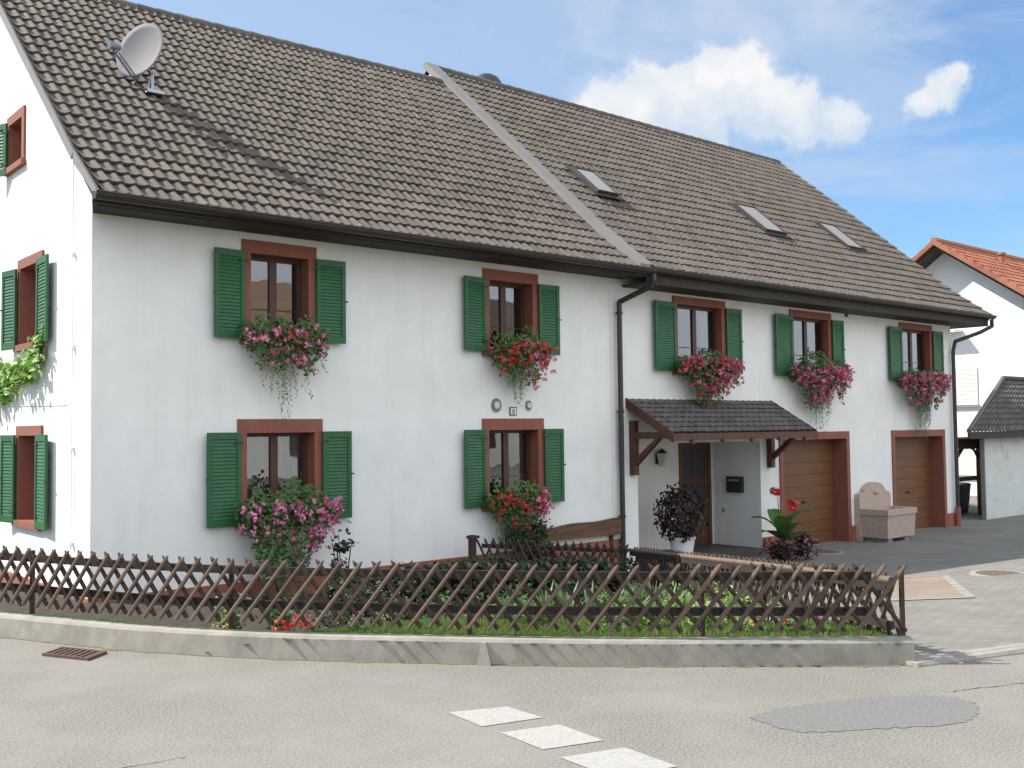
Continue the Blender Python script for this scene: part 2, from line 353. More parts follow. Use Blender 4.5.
def in_garden(X, Y, S):
    # left of the return fence line and on the house side of the kerb
    a, b, c = GP[0], GP[1], GP[2]
    side = (b[0] - a[0]) * (Y - a[1]) - (b[1] - a[1]) * (X - a[0]) > 0
    side2 = (c[0] - b[0]) * (Y - b[1]) - (c[1] - b[1]) * (X - b[0]) > 0
    return (S > 0) & side & (side2 | (X < 5.7)) & (X > -30) & (Y < 30) & ((X < 0.05) | (Y < 0.05))
def terrain(X, Y):
    S = sdist(X, Y)
    T = np.where(S < 0, 0, -np.minimum(.85, 0.085 * S))
    G = np.maximum(T, .16 - .38 * np.clip((Y + 5.4) / 1.4, 0, 1) - .06 * np.minimum(S, 1.1) - .22 * np.maximum(S - 1.1, 0))
    return S, np.where(in_garden(X, Y, S), G, T)
def gz(x, y): return float(terrain(np.array([x]), np.array([y]))[1][0])
def axis(lo, hi, st, far):
    a = list(np.arange(lo, hi, st)); d = st; x = a[-1]
    while x < far: d *= 1.35; x += d; a.append(x)
    d = st; x = a[0]
    while x > -far: d *= 1.35; x -= d; a.insert(0, x)
    return np.array(a)
gx = axis(-3, 8, .1, 900); gy = axis(-11, 1, .1, 900)
GX, GY = np.meshgrid(gx, gy, indexing='ij')
SS, ZZ = terrain(GX, GY)
mx_ = (GX[:-1, :-1] + GX[1:, 1:]) / 2; my_ = (GY[:-1, :-1] + GY[1:, 1:]) / 2
ms_ = sdist(mx_, my_); mg_ = in_garden(mx_, my_, ms_)
reg = np.where(ms_ < 0, np.where(ms_ > -9, 0, 4), np.where(mg_, 1, np.where((mx_ > -2) & (mx_ < 40) & (my_ > -25) & (my_ < 14), 2, 3)))
names = {0: ('road', 'asphalt_old'), 1: ('garden_soil', 'soil'), 2: ('forecourt', 'pavers'), 3: ('ground', 'ground_mix'), 4: ('ground', 'ground_mix')}
for rg in (0, 1, 2, 3):
    sel = (reg == rg) if rg < 3 else (reg >= 3)
    # per-cell vertices from cell corners; region's own height rule at its border
    mb = MB(); idx = {}
    I, J = np.nonzero(sel)
    for i, j in zip(I, J):
        q = []
        for (a, b) in ((i, j), (i + 1, j), (i + 1, j + 1), (i, j + 1)):
            if (a, b) not in idx:
                s = SS[a, b]; z = ZZ[a, b]
                if rg == 0 or rg == 3 and s < 0: z = 0. if s > -9 or rg == 0 else -.02
                elif rg == 1: z = max(-min(.85, .085 * max(s, 0)), .16 - .38 * min(1, max(0, (gy[b] + 5.4) / 1.4)) - .06 * min(max(s, 0), 1.1) - .22 * max(s - 1.1, 0)) + .012 * math.sin(a * 1.7) * math.cos(b * 1.3)
                elif rg == 2: z = -min(.85, .085 * max(s, 0))
                elif rg == 3: z = -min(.85, .085 * max(s, 0)) - .0
                idx[(a, b)] = mb.vert((gx[a], gy[b], z))
            q.append(idx[(a, b)])
        mb.face(q, 0.)
    struct(mb.build(names[rg][0], names[rg][1]))

# smooth kerb line
def smooth(P, n):
    P = [Vector((p[0], p[1], 0)) for p in P]; o = []
    for i in range(len(P) - 1):
        p0 = P[max(i - 1, 0)]; p1 = P[i]; p2 = P[i + 1]; p3 = P[min(i + 2, len(P) - 1)]
        for k in range(n):
            t = k / n
            o.append(.5 * ((2 * p1) + (p2 - p0) * t + (2 * p0 - 5 * p1 + 4 * p2 - p3) * t * t + (3 * p1 - p0 - 3 * p2 + p3) * t ** 3))
    o.append(P[-1]); return o
def sweep(mb, line, prof, jitter=0.):
    """prof: list of (offset to the left of the line, z)"""
    rows = []
    for i, p in enumerate(line):
        t = (line[min(i + 1, len(line) - 1)] - line[max(i - 1, 0)]).normalized(); nrm = Vector((-t.y, t.x, 0))
        rows.append([mb.vert(p + nrm * (o + U(-jitter, jitter)) + Vector((0, 0, z + U(-jitter, jitter) * (1 if z > 0.02 else 0)))) for o, z in prof])
    for a, b in zip(rows, rows[1:]):
        for k in range(len(prof) - 1): mb.face((a[k], b[k], b[k + 1], a[k + 1]), 0.)
    mb.face(rows[0], 0.); mb.face(rows[-1][::-1], 0.)
# cross: direction of travel is towards +x -y ; left normal points to the house side
kl = smooth(KL[1:], 14)
mb = MB()
sweep(mb, kl, [(-.03, -.2), (-.025, .0), (-.012, .165), (.004, .188), (.03, .196), (.12, .194), (.15, .18), (.152, -.2)], .0015)
kerb = struct(mb.build('kerb', 'kerb_concrete'))
mb = MB()   # end piece leaning against a joint
jp = Vector((.74, -6.70, 0)); jd = Vector((.68, -.73, 0)).normalized(); jn = Vector((jd.y, -jd.x, 0)) * -1
mb.hexa([jp - jd * .05 - jn * .035, jp + jd * .06 - jn * .035, jp + jd * .06 + jn * .05, jp - jd * .05 + jn * .05,
         jp - jd * .02 - jn * .0 + Vector((0, 0, .17)), jp + jd * .02 + Vector((0, 0, .17)), jp + jd * .02 + jn * .05 + Vector((0, 0, .17)), jp - jd * .02 + jn * .05 + Vector((0, 0, .17))])
struct(mb.build('kerb_joint_mortar', 'kerb_concrete'))
mb = MB()
rl = smooth(RL[:-1], 14)
sweep(mb, [p for p in rl], [(-.02, -.1), (-.01, .018), (.015, .032), (.08, .034), (.10, .01), (.12, -.1)], .005)
struct(mb.build('edging_stones', 'stone'))
mb = MB(); mb.box((3.05, -9.02, -.1), (3.3, -8.88, .03)); struct(mb.build('edging_transition', 'kerb_concrete'))

# road markings, patch, pink paving
mb = MB()
for q in (((-.279, -7.588), (.09, -7.74), (.089, -8.09), (-.315, -7.979)), ((-.315, -8.149), (.062, -8.274), (.026, -8.683), (-.346, -8.565)), ((-.373, -8.733), (.019, -8.855), (-.014, -9.272), (-.398, -9.152))):
    mb.poly([(x, y, .004) for x, y in q], 0.)
q = np.array(((-.43, -9.32), (-.04, -9.44), (-.08, -9.86), (-.46, -9.74)))
for k in range(4): mb.poly([(x - .05 * k, y - .59 * k, .004) for x, y in q], 0.)
struct(mb.build('road_marking', 'road_paint'))
pt = [(1.03, -8.973), (1.425, -8.997), (2.068, -9.263), (2.402, -9.579), (2.30, -9.80), (1.907, -9.915), (1.4, -9.641), (1.002, -9.352)]
pp = smooth([*pt, pt[0]], 12); mb = MB()
mb.poly([(p.x + U(-.018, .018), p.y + U(-.018, .018), .003) for p in pp[:-1]], 0.)
struct(mb.build('road_patch', 'patch_asphalt'))
mb = MB()
def crack(pts, wd=.006):
    pts = smooth(pts, 14); pr = None
    for i, p in enumerate(pts):
        t_ = (pts[min(i + 1, len(pts) - 1)] - pts[max(i - 1, 0)]).normalized(); n_ = Vector((-t_.y, t_.x, 0)); c_ = p + n_ * U(-.018, .018); w_ = wd * U(.3, 1.3)
        cur = (mb.vert(c_ - n_ * w_ + Vector((0, 0, .0025))), mb.vert(c_ + n_ * w_ + Vector((0, 0, .0025))))
        if pr: mb.face((pr[0], pr[1], cur[1], cur[0]), 0.)
        pr = cur
crack([(-2.95, -7.15), (-2.4, -7.2), (-1.9, -7.3)], .003); crack([(2.5, -9.5), (3.1, -9.75), (4.2, -10.2), (5.5, -10.5)], .004)
struct(mb.build('road_cracks', 'soil'))
mb = MB(); pr = None      # mossy grit collected at the kerb foot
for i, p in enumerate(kl[40:]):
    k_ = i + 40; t_ = (kl[min(k_ + 1, len(kl) - 1)] - kl[k_ - 1]).normalized(); n_ = Vector((-t_.y, t_.x, 0))
    cur = (mb.vert(p - n_ * .02 + Vector((0, 0, .003))), mb.vert(p - n_ * (.035 + abs(random.gauss(0, .025))) + Vector((0, 0, .003))))
    if pr: mb.face((pr[0], pr[1], cur[1], cur[0]), 0.)
    pr = cur
struct(mb.build('kerb_grit', 'grit'))
mb = MB(); mb.poly([(x, y, gz(x, y) + .005) for x, y in ((10.3, -4.45), (11.15, -5.25), (8.0, -7.15), (7.3, -6.45))], 0.)
struct(mb.build('pink_paving', 'pavers_pink'))
mb = MB()
for (a, b) in (((10.3, -4.45), (11.15, -5.25)), ((11.15, -5.25), (8.0, -7.15)), ((8.0, -7.15), (7.3, -6.45))):
    d = Vector((b[0] - a[0], b[1] - a[1], 0)).normalized(); n_ = Vector((d.y, -d.x, 0)) * -.12
    for k in range(8):
        p = Vector((*a, 0)).lerp(Vector((*b, 0)), k / 8); q_ = Vector((*a, 0)).lerp(Vector((*b, 0)), (k + .94) / 8)
        mb.poly([(v.x, v.y, gz(v.x, v.y) + .010) for v in (p, q_, q_ - n_, p - n_)], 0.)
struct(mb.build('stone_border', 'stone'))

# ------------------------------------------------------------------ house
XR = 22.25; XS = 9.47
K = .865
house = thing('house', 'long white two-part farmhouse with green shutters and brown tiled roof', 'house', (0, 0, -.85))
def wall_grid(mb, us, vs, holes, mp, top=None):
    us = sorted(set(us + [h[0] for h in holes] + [h[1] for h in holes])); vs = sorted(set(vs + [h[2] for h in holes] + [h[3] for h in holes]))
    for a, b in zip(us, us[1:]):
        for c, d in zip(vs, vs[1:]):
            cx, cy = (a + b) / 2, (c + d) / 2
            if any(h[0] < cx < h[1] and h[2] < cy < h[3] for h in holes): continue
            if top is None: mb.poly([mp(a, c, 0), mp(b, c, 0), mp(b, d, 0), mp(a, d, 0)], 0.)
            else:
                ta, tb = top(a), top(b)
                if c >= max(ta, tb): continue
                da, db = min(d, ta), min(d, tb)
                pts = [(a, c)] if c < ta else []
                if c < tb: pts.append((b, c)); pts.append((b, db)) if db > c else None
                if da > c: pts.append((a, da))
                # cell cut by the slope inside
                if len(pts) >= 3: mb.poly([mp(u, v, 0) for u, v in pts], 0.)
ZE = 4.62
# windows: lintel outer u0,u1, lintel top, shutter outer u0,u1, top, bottom
WF = [(1.99, 3.14, 4.46, 1.56, 3.58, 4.29, 3.09, 'a'), (6.23, 7.44, 4.46, 5.78, 7.87, 4.29, 3.09, 'b'), (1.93, 3.23, 2.0, 1.46, 3.67, 1.82, .57, 'c'), (6.19, 7.53, 2.0, 5.76, 7.93, 1.82, .57, 'd'),
      (10.96, 12.59, 4.37, 10.34, 13.04, 4.23, 2.90, 'e'), (14.86, 16.49, 4.37, 14.2, 16.9, 4.23, 2.90, 'f'), (19.55, 21.19, 4.37, 18.92, 21.64, 4.23, 2.90, 'g')]
TJ = .13
holes = [(w_[0] + TJ, w_[1] - TJ, w_[6] + .02, w_[5] - .01) for w_ in WF]
porch = (9.9, 13.7, -1.2, 1.52)
gar = [(14.50, 17.0, -1.2, 1.52), (19.18, 21.6, -1.2, 1.52)]
mb = MB()
wall_grid(mb, [0, XS, XR], [-1.2, ZE + .1], holes + [porch] + gar, FR)
# gable wall
apexL = 4.9
gtop = lambda y: (4.62 + K * (y + .0) + .42) if y <= apexL else (4.62 + .42 + K * (2 * apexL - y))
def tl(y):   # roof underside
    return 5.05 + K * y if y <= apexL else 5.05 + K * (2 * apexL - y)
GW = [(1.90, 3.10, 1.95, .5), (1.92, 3.10, 4.37, 3.02), (2.85, 3.74, 6.63, 5.74)]
gh = [(a + .12, b - .12, s + .1, t - .14) for a, b, t, s in GW]
ycuts = list(np.linspace(0, 2 * apexL, 29))
mb2 = mb
wall_grid(mb2, ycuts, [-1.2, ZE], gh[:2], GA)
for h in gh[2:]: pass
us = sorted(set(ycuts + [gh[2][0], gh[2][1]]))
for a, b in zip(us, us[1:]):
    ta, tb = tl(a), tl(b); c_ = (a + b) / 2
    if gh[2][0] < c_ < gh[2][1]:
        mb.poly([GA(a, ZE, 0), GA(b, ZE, 0), GA(b, gh[2][2], 0), GA(a, gh[2][2], 0)], 0.); mb.poly([GA(a, gh[2][3], 0), GA(b, gh[2][3], 0), GA(b, tb, 0), GA(a, ta, 0)], 0.)
    else: mb.poly([GA(a, ZE, 0), GA(b, ZE, 0), GA(b, tb, 0), GA(a, ta, 0)], 0.)
# right gable and back wall
apexR = 5.8
for a, b in zip(np.linspace(0, 2 * apexR, 13), np.linspace(0, 2 * apexR, 13)[1:]):
    f_ = lambda y: 5.05 + K * (y if y < apexR else 2 * apexR - y)
    mb.poly([(XR, a, -1.2), (XR, b, -1.2), (XR, b, f_(b)), (XR, a, f_(a))], 0.)
mb.poly([(0, 2 * apexL, -1.2), (XS, 2 * apexL, -1.2), (XS, 2 * apexL, 5.05), (0, 2 * apexL, 5.05)], 0.)
mb.poly([(XS, 2 * apexR, -1.2), (XR, 2 * apexR, -1.2), (XR, 2 * apexR, 5.05), (XS, 2 * apexR, 5.05)], 0.)
mb.poly([(XS, 0.3, -1.2), (XS, 2 * apexR, -1.2), (XS, 2 * apexR, 5.05), (XS, apexR, 10.0), (XS, .3, 5.3)], 0.)
# porch recess
x0, x1, z0, z1 = 9.9, 13.7, -1.2, 1.52; D = 1.25
mb.poly([(x0, 0, z0), (x0, D, z0), (x0, D, z1), (x0, 0, z1)], 0.); mb.poly([(x1, 0, z0), (x1, D, z0), (x1, D, z1), (x1, 0, z1)], 0.)
mb.poly([(x0, D, z0), (12.56, D, z0), (12.56, D, z1), (x0, D, z1)], 0.); mb.poly([(13.62, D, z0), (x1, D, z0), (x1, D, z1), (13.62, D, z1)], 0.)
mb.poly([(x0, 0, z1), (x1, 0, z1), (x1, D, z1), (x0, D, z1)], 0.)
mb.build('wall', 'plaster', house)
mb = MB(); mb.box((9.91, -.15, -1.0), (13.69, 1.24, -.72)); mb.build('porch_floor', 'porch_floor', house)
mb = MB()   # room shells behind the windows
mb.box((.3, 2.6, -.9), (9.2, 2.7, 4.9)); mb.box((9.8, 3.2, -.9), (22, 3.3, 4.9)); mb.box((.05, .05, 2.3), (9.4, 2.6, 2.36)); mb.box((9.6, .05, 1.75), (22.2, 3.2, 1.8)); mb.box((.05, .05, 4.75), (22.2, 6, 4.8)); mb.box((.3, 2.7, .0), (.4, 9, 7.))
mb.build('inner_wall', 'interior', house)
mb = MB(); sb = MB()
for a, b, zt in ((13.72, 14.36, -.5), (17.14, 19.04, -.5)):
    mb = MB(); mb.box((a, -.035 , -1.1), (b, -.001, zt)); mb.build('plinth', 'plinth_paint', house)
mb = MB(); mb.box((21.74, -.035, -1.1), (XR + .035, -.001, -.5)); mb.box((XR + .001, -.001, -1.1), (XR + .035, 3, -.5)); mb.build('plinth', 'plinth_paint', house)
mb = MB(); mb.box((-.035, -.035, -1.1), (XS - .05, -.001, -.19)); mb.box((-.035, -.001, -1.1), (-.001, 9.8, -.19)); mb.build('plinth', 'plinth_paint', house)

def shutter(P, name='shutter', w_=.5, v0=0., v1=1.2, par=None):
    """P(u,v,d): u across 0..w, d thickness"""
    mb = MB(); st = .06
    mb.box((0, v0, 0), (st, v1, .035), P); mb.box((w_ - st, v0, 0), (w_, v1, .035), P)
    for a, b in ((v0, v0 + .09), (v1 - .09, v1)): mb.box((st, a, .001), (w_ - st, b, .034), P)
    mb.box((st, v0 + .09, .002), (w_ - st, v1 - .09, .006), P, .5)
    n = int((v1 - v0 - .18) / .047); s_ = (v1 - v0 - .18) / n
    for k in range(n):
        z = v0 + .09 + k * s_
        pts = [(st, z, .004), (w_ - st, z, .004), (w_ - st, z + .007, .004), (st, z + .007, .004)]
        top = [(st, z + s_ * .62, -.0), (w_ - st, z + s_ * .62, -.0)]
        A = [(st, z + .0, .022), (w_ - st, z + .0, .022), (w_ - st, z + .044, .010), (st, z + .044, .010), (st, z + .006, .027), (w_ - st, z + .006, .027), (w_ - st, z + .05, .015), (st, z + .05, .015)]
        mb.hexa([P(*q) for q in A], .3)
    mb.box((w_ - .012, v0 + (v1 - v0) * .5, .035), (w_ + .03, v0 + (v1 - v0) * .5 + .02, .05), P, m=1)
    for z in (v0 + .15, v1 - .15): mb.box((-.03, z, .030), (.10, z + .025, .04), P, m=1)
    return mb.build(name, ['shutter_green', 'iron'], par)

def window(mp, u0, u1, vt, vs, hole, sl, sr, depth=.2, sash=True, curtain=None, label=None, lower=False, opened=False):
    """u0,u1 outer lintel; vt lintel top; hole=(a,b,c,d); sl/sr: shutter boxes (hinge u, outer u, v0, v1, angle)"""
    a, b, c, d = hole; t = .03
    mb = MB()
    mb.box((u0, d, -.02), (u1, vt, t), mp)                     # lintel
    mb.box((u0, c, -.02), (a, d, t - .002), mp); mb.box((b, c, -.02), (u1, d, t - .002), mp)
    mb.box((u0 - .03, c - .09, -.02), (u1 + .03, c, .07), mp)  # sill
    e = .02
    mb.poly([mp(a, c, -.02), mp(a, d, -.02), mp(a, d, -depth), mp(a, c, -depth)]); mb.poly([mp(b, c, -.02), mp(b, d, -.02), mp(b, d, -depth), mp(b, c, -depth)])
    mb.poly([mp(a, d, -.02), mp(b, d, -.02), mp(b, d, -depth), mp(a, d, -depth)]); mb.poly([mp(a, c, -.02), mp(b, c, -.02), mp(b, c, -depth), mp(a, c, -depth)])
    win = mb.build('window', 'red_paint', house)
    if label: win['label'] = label
    if sash:
        mb = MB(); y = -depth; f_ = .055; mid = (a + b) / 2
        for q in (((a, c), (a + f_, d)), ((b - f_, c), (b, d)), ((a + f_, c), (b - f_, c + f_)), ((a + f_, d - f_), (b - f_, d)), ((mid - .055, c + f_), (mid + .055, d - f_))):
            mb.box((q[0][0], q[0][1], y - .05), (q[1][0], q[1][1], y + .012), mp)
        for (p, q) in ((a + f_, mid - .055), (mid + .055, b - f_)):
            mb.box((p, c + (d - c) * .36, y - .016), (q, c + (d - c) * .36 + .014, y - .002), mp)
        mb.build('sash', 'brown_frame', win)
        for (p, q) in ((a + f_, mid - .055), (mid + .055, b - f_)):
            mb = MB(); mb.poly([mp(p, c + f_, y - .02), mp(q, c + f_, y - .02), mp(q, d - f_, y - .02), mp(p, d - f_, y - .02)]); mb.build('pane', 'glass', win)
    if curtain:
        mb = MB(); 
        for (p, q) in curtain:
            n = max(6, int((q - p) / .025)); pr = None
            for k in range(n + 1):
                u = p + (q - p) * k / n; dd = -depth - .16 + .035 * math.sin(k * 1.25) + .01 * math.sin(k * 3.1)
                cu_ = (mp(u, c, dd), mp(u, d, dd))
                if pr: mb.poly([pr[0], cu_[0], cu_[1], pr[1]])
                pr = cu_
        mb.build('curtain', 'curtain', win)
    for sh in (sl, sr):
        if not sh: continue
        h, o_, v0, v1, ang = sh; w_ = abs(o_ - h); s_ = 1 if o_ > h else -1
        ca, sa = math.cos(ang), math.sin(ang)
        P = lambda u, v, dd, h=h, s_=s_, ca=ca, sa=sa: mp(h + s_ * (u * ca - dd * sa), v, .045 + u * sa + dd * ca)
        shutter(P, 'shutter', w_, v0, v1, win)
    return win
R_ = math.radians
for i, (u0, u1, vt, so0, so1, st, sb_, k) in enumerate(WF):
    h = holes[i]
    wl = .47 if i < 4 else .60
    low = k in 'cd'
    cur = {'c': [(h[0], h[1])], 'd': [(h[0], h[0] + .3), (h[1] - .35, h[1])], 'b': [(h[0], h[0] + .22), (h[1] - .42, h[1] - .1)], 'e': [(h[0], h[0] + .35), (h[1] - .3, h[1])], 'f': [(h[0], h[0] + .3), (h[1] - .5, h[1])], 'g': [(h[1] - .3, h[1])], 'a': [(h[0], h[0] + .15)]}[k]
    window(FR, u0, u1, vt, 0, h, (u0 + .02, so0, sb_, st, R_(4)), (u1 - .02, so1, sb_, st, R_(3)), .2 if i < 4 else .13, True, cur)
for i, (a, b, t, s) in enumerate(GW):
    h = gh[i]
    if i < 2: window(GA, a, b, t, 0, h, (h[0] - .02, h[0] - .58, s + .05, t - .13, R_(3)), (h[1] + .06, h[1] + .50, s + .05, t - .13, R_(9)), .28)
    else: window(GA, a, b, t, 0, h, None, (h[1], h[1] + .45, s, t - .1, R_(20)), .25)

# garages
for gi, (a, b, z0, z1) in enumerate(gar):
    mb = MB(); z0 = -.86
    tw = .13
    mb.box((a - tw, -.03, z0 - .2), (a, .42, z1 + .17)); mb.box((b, -.03, z0 - .2), (b + tw, .42, z1 + .17)); mb.box((a, -.028, z1), (b, .42, z1 + .168))
    g = mb.build('garage_surround', 'red_paint', house)
    mb = MB(); n = 9; hh = (z1 - z0) / n
    for k in range(n):
        za, zb = z0 + k * hh, z0 + (k + 1) * hh
        mb.box((a + .02, .33, za + .006), (b - .02, .38, zb - .006)); mb.box((a + .02, .345, zb - .006), (b - .02, .38, zb + .006))
    dr = mb.build('garage_door', 'garage_wood', house)
    mb = MB(); mb.box(((a + b) / 2 - .06, .29, z0 + .95), ((a + b) / 2 + .06, .33, z0 + .99)); mb.build('handle', 'iron', dr)

# front door (double leaf look: wood frame, glazed panels)
mb = MB(); a, b, z0, z1 = 12.56, 13.62, -.72, 1.50; y = 1.25
mb.box((a, y - .02, z0), (a + .08, y + .06, z1)); mb.box((b - .1, y - .02, z0), (b, y + .06, z1)); mb.box((a + .08, y - .02, z1 - .08), (b - .1, y + .06, z1))
mb.box((a + .08, y + .02, z0), (b - .1, y + .06, z1 - .08))
for (p, q, c, d) in ((a + .08, b - .1, z0, z0 + .75), (a + .08, a + .15, z0, z1 - .08), (b - .17, b - .1, z0, z1 - .08), (a + .46, a + .54, z0 + .75, z1 - .08), (a + .15, b - .17, z0 + 1.34, z0 + 1.44), (a + .15, b - .17, z1 - .17, z1 - .08)):
    mb.box((p, y + .0 + U(0, .002), c), (q, y + .03, d))
fd = mb.build('front_door', 'door_wood', house)
for (p, q) in ((a + .15, a + .46), (a + .54, b - .17)):
    for (c, d) in ((z0 + .75, z0 + 1.34), (z0 + 1.44, z1 - .17)):
        mb = MB(); mb.box((p, y + .012, c), (q, y + .018, d)); mb.build('pane', 'door_dark', fd)
mb = MB(); mb.tube((b - .15, y - .05, z0 + .95), (b - .27, y - .05, z0 + .95), .012); mb.tube((b - .15, y - .05, z0 + .95), (b - .15, y + .01, z0 + .95), .01); mb.build('handle', 'steel', fd)
# wall lamp, mailbox, bell, intercom
mb = MB(); c = (11.87, 1.25, 1.17)
mb.tube((c[0], c[1], c[2]), (c[0], c[1] - .12, c[2] + .1), .014); mb.box((c[0] - .05, c[1] - .02, c[2] - .1), (c[0] + .05, c[1], c[2] + .1))
wlamp = mb.build('wall_lamp', 'iron', house)
mb = MB(); mb.lathe((c[0], c[1] - .14, c[2] - .14), [(.06, 0), (.11, .24), (.115, .26)], 6); mb.build('lamp_glass', 'curtain', wlamp)
mb = MB(); mb.lathe((c[0], c[1] - .14, c[2] + .12), [(.12, 0), (.06, .06), (.015, .1)], 6); mb.build('lamp_cap', 'iron', wlamp)
mb = MB(); mb.box((13.58, .43, .42), (13.699, .80, .76)); ml = mb.build('mailbox', 'black_plastic', house)
mb = MB(); mb.box((13.572, .47, .66), (13.579, .76, .70)); mb.build('mail_slot', 'steel', ml)
mb = MB(); mb.box((13.68, 1.02, .40), (13.699, 1.12, .62)); mb.build('intercom', 'white_paint', house)
mb = MB(); mb.box((13.68, .95, -.02), (13.699, 1.0, .06)); mb.build('doorbell', 'steel', house)
mb = MB(); mb.box((17.10, -.02, 4.35), (17.22, -.001, 4.48)); mb.build('vent_brick', 'brown_frame', house)

# ------------------------------------------------------------------ roofs
def tile_slope(mb, xa, xb, eave, slopef, lenf, rows, wave=.2, amp=.024, lip=.032, nseg=8, jit=.004, flare=0., sag=.0):
    """eave(x)->(y,z) point; slopef: unit upslope vector; lenf(x): slope length"""
    un = Vector(slopef); nn = Vector((1, 0, 0)).cross(un); nn = nn if nn.z > 0 else -nn
    ncol = int(round((xb - xa) / wave)); step = (xb - xa) / ncol; n = ncol * nseg
    prof = [amp * (math.cos(2 * math.pi * ((k / nseg) % 1)) * .7 + .3 * math.cos(4 * math.pi * (k / nseg)) * .35) for k in range(nseg)]
    prev = None
    for rI in range(rows):
        jc = [U(-jit, jit) for _ in range(ncol + 2)]; rc = [rnd() ** 1.6 for _ in range(ncol + 2)]; jw = [U(-.006, .006) for _ in range(ncol + 2)]
        lines = [[], [], []]
        for i in range(n + 1):
            x = xa + (xb - xa) * i / n; ey, ez = eave(x); Lx = lenf(x); c = min(i // nseg, ncol - 1)
            p = prof[i % nseg]; wl = Lx * rI / rows + jw[c]; wh = Lx * (rI + 1) / rows + .008
            bb = Vector((x, ey, ez)) + nn * (sag * (math.sin(x * .9 + 1) * .6 + math.sin(x * .37)) * math.sin(math.pi * min(1, wl / Lx))); fl0 = flare * max(0, 1 - wl / 1.3) ; fl1 = flare * max(0, 1 - wh / 1.3)
            rd = (.5 - .5 * math.cos(2 * math.pi * (i % nseg) / nseg)) * .045
            lines[0].append(mb.vert(bb + un * (wl + .004 + rd) + nn * (p - .012 + fl0)))
            lines[1].append(mb.vert(bb + un * (wl + rd) + nn * (p + lip + jc[c] + fl0)))
            lines[2].append(mb.vert(bb + un * wh + nn * (p + .002 + fl1)))
        for a, b in ((0, 1), (1, 2)):
            for i in range(n):
                mb.face((lines[a][i], lines[a][i + 1], lines[b][i + 1], lines[b][i]), rc[min(i // nseg, ncol - 1)])
EY = -.62; EZ = 5.417 + K * (EY - .335)      # eave edge of tile field
un = Vector((0, 1, K)).normalized(); sl_ = math.sqrt(1 + K * K)
def LL(x): return ((4.83 + .36 * max(0, min(1, x / 9.4))) - EY) * sl_
LRr = (5.85 - EY) * sl_
mb = MB(); tile_slope(mb, -.13, XS - .08, lambda x: (EY, EZ), un, LL, 23, .165, .031, .034, 8, .006, .10, .03)
ry = lambda x: 4.83 + .36 * max(0, min(1, x / 9.4)); rz = lambda x: EZ + K * (ry(x) - EY)
for a, b in zip(np.linspace(-.17, 9.5, 9), np.linspace(-.17, 9.5, 9)[1:]):
    mb.poly([(a, ry(a), rz(a)), (b, ry(b), rz(b)), (b, 10.6, 4.6), (a, 10.6, 4.6)], .5)
rl_ = mb.build('roof', 'tile', house)
mb = MB(); tile_slope(mb, XS + .13, 23.15, lambda x: (EY, EZ), un, lambda x: LRr, 25, .175, .030, .034, 8, .006, .13, .03)
RZ = EZ + K * (5.85 - EY)
mb.poly([(XS, 5.85, RZ), (23.15, 5.85, RZ), (23.15, 12.3, 4.6), (XS, 12.3, 4.6)], .5)
rr_ = mb.build('roof', 'tile', house)
# roof deck (underside), eaves boards and verge boards
nn = Vector((0, -K, 1)).normalized()
def slab(mb, xa, xb, ya, yb, lo, hi, r=.3):
    P = []
    for off in (lo, hi):
        for (x, y) in ((xa, ya), (xb, ya), (xb, yb), (xa, yb)):
            P.append(Vector((x, y, EZ + K * (y - EY))) + nn * off)
    mb.hexa(P, r)
mb = MB(); slab(mb, -.12, XS, EY + .03, 4.8, -.10, -.03); slab(mb, XS + .02, 23.05, EY + .03, 5.8, -.10, -.03)
mb.build('roof_deck', 'soffit', house)
mb = MB(); slab(mb, -.15, -.115, EY + .9, 4.82, -.11, .02); mb.hexa([(-.15, EY, EZ + .02), (-.115, EY, EZ + .02), (-.115, EY + .9, EZ + K * .9 - .14), (-.15, EY + .9, EZ + K * .9 - .14), (-.15, EY, EZ + .12), (-.115, EY, EZ + .12), (-.115, EY + .9, EZ + K * .9 + .03), (-.15, EY + .9, EZ + K * .9 + .03)]); mb.build('verge_board', 'sheet_metal', rl_)
mb = MB(); slab(mb, 23.11, 23.17, EY, 5.84, -.15, .045); mb.build('verge_board', 'sheet_metal', rr_)
mb = MB(); slab(mb, XS - .16, XS + .20, EY - .0, 5.84, -.05, .085); mb.hexa([(XS - .158, EY - .06, EZ - .0), (XS + .198, EY - .06, EZ - .0), (XS + .198, EY + 1.1, EZ + K * 1.1 - .0), (XS - .158, EY + 1.1, EZ + K * 1.1), (XS - .158, EY - .06, EZ + .17), (XS + .198, EY - .06, EZ + .17), (XS + .198, EY + 1.1, EZ + K * 1.1 + .115), (XS - .158, EY + 1.1, EZ + K * 1.1 + .115)]); mb.build('firewall_capping', 'sheet_metal', house)
# ridge tiles
def ridge(xa, xb, f, par):
    mb = MB(); n = int((xb - xa) / .36)
    for k in range(n):
        x = xa + (xb - xa) * k / n; x2 = xa + (xb - xa) * (k + 1.08) / n
        p = Vector((x, *f(x))); q = Vector((x2, *f(x2)))
        mb.tube(p + Vector((0, 0, -.03)), q + Vector((0, 0, -.03)), .105, .09, 10, True)
    mb.build('ridge_tiles', 'tile', par)
ridge(-.18, XS - .1, lambda x: (ry(x), rz(x)), rl_); ridge(XS + .15, 23.15, lambda x: (5.85, RZ + .0), rr_)
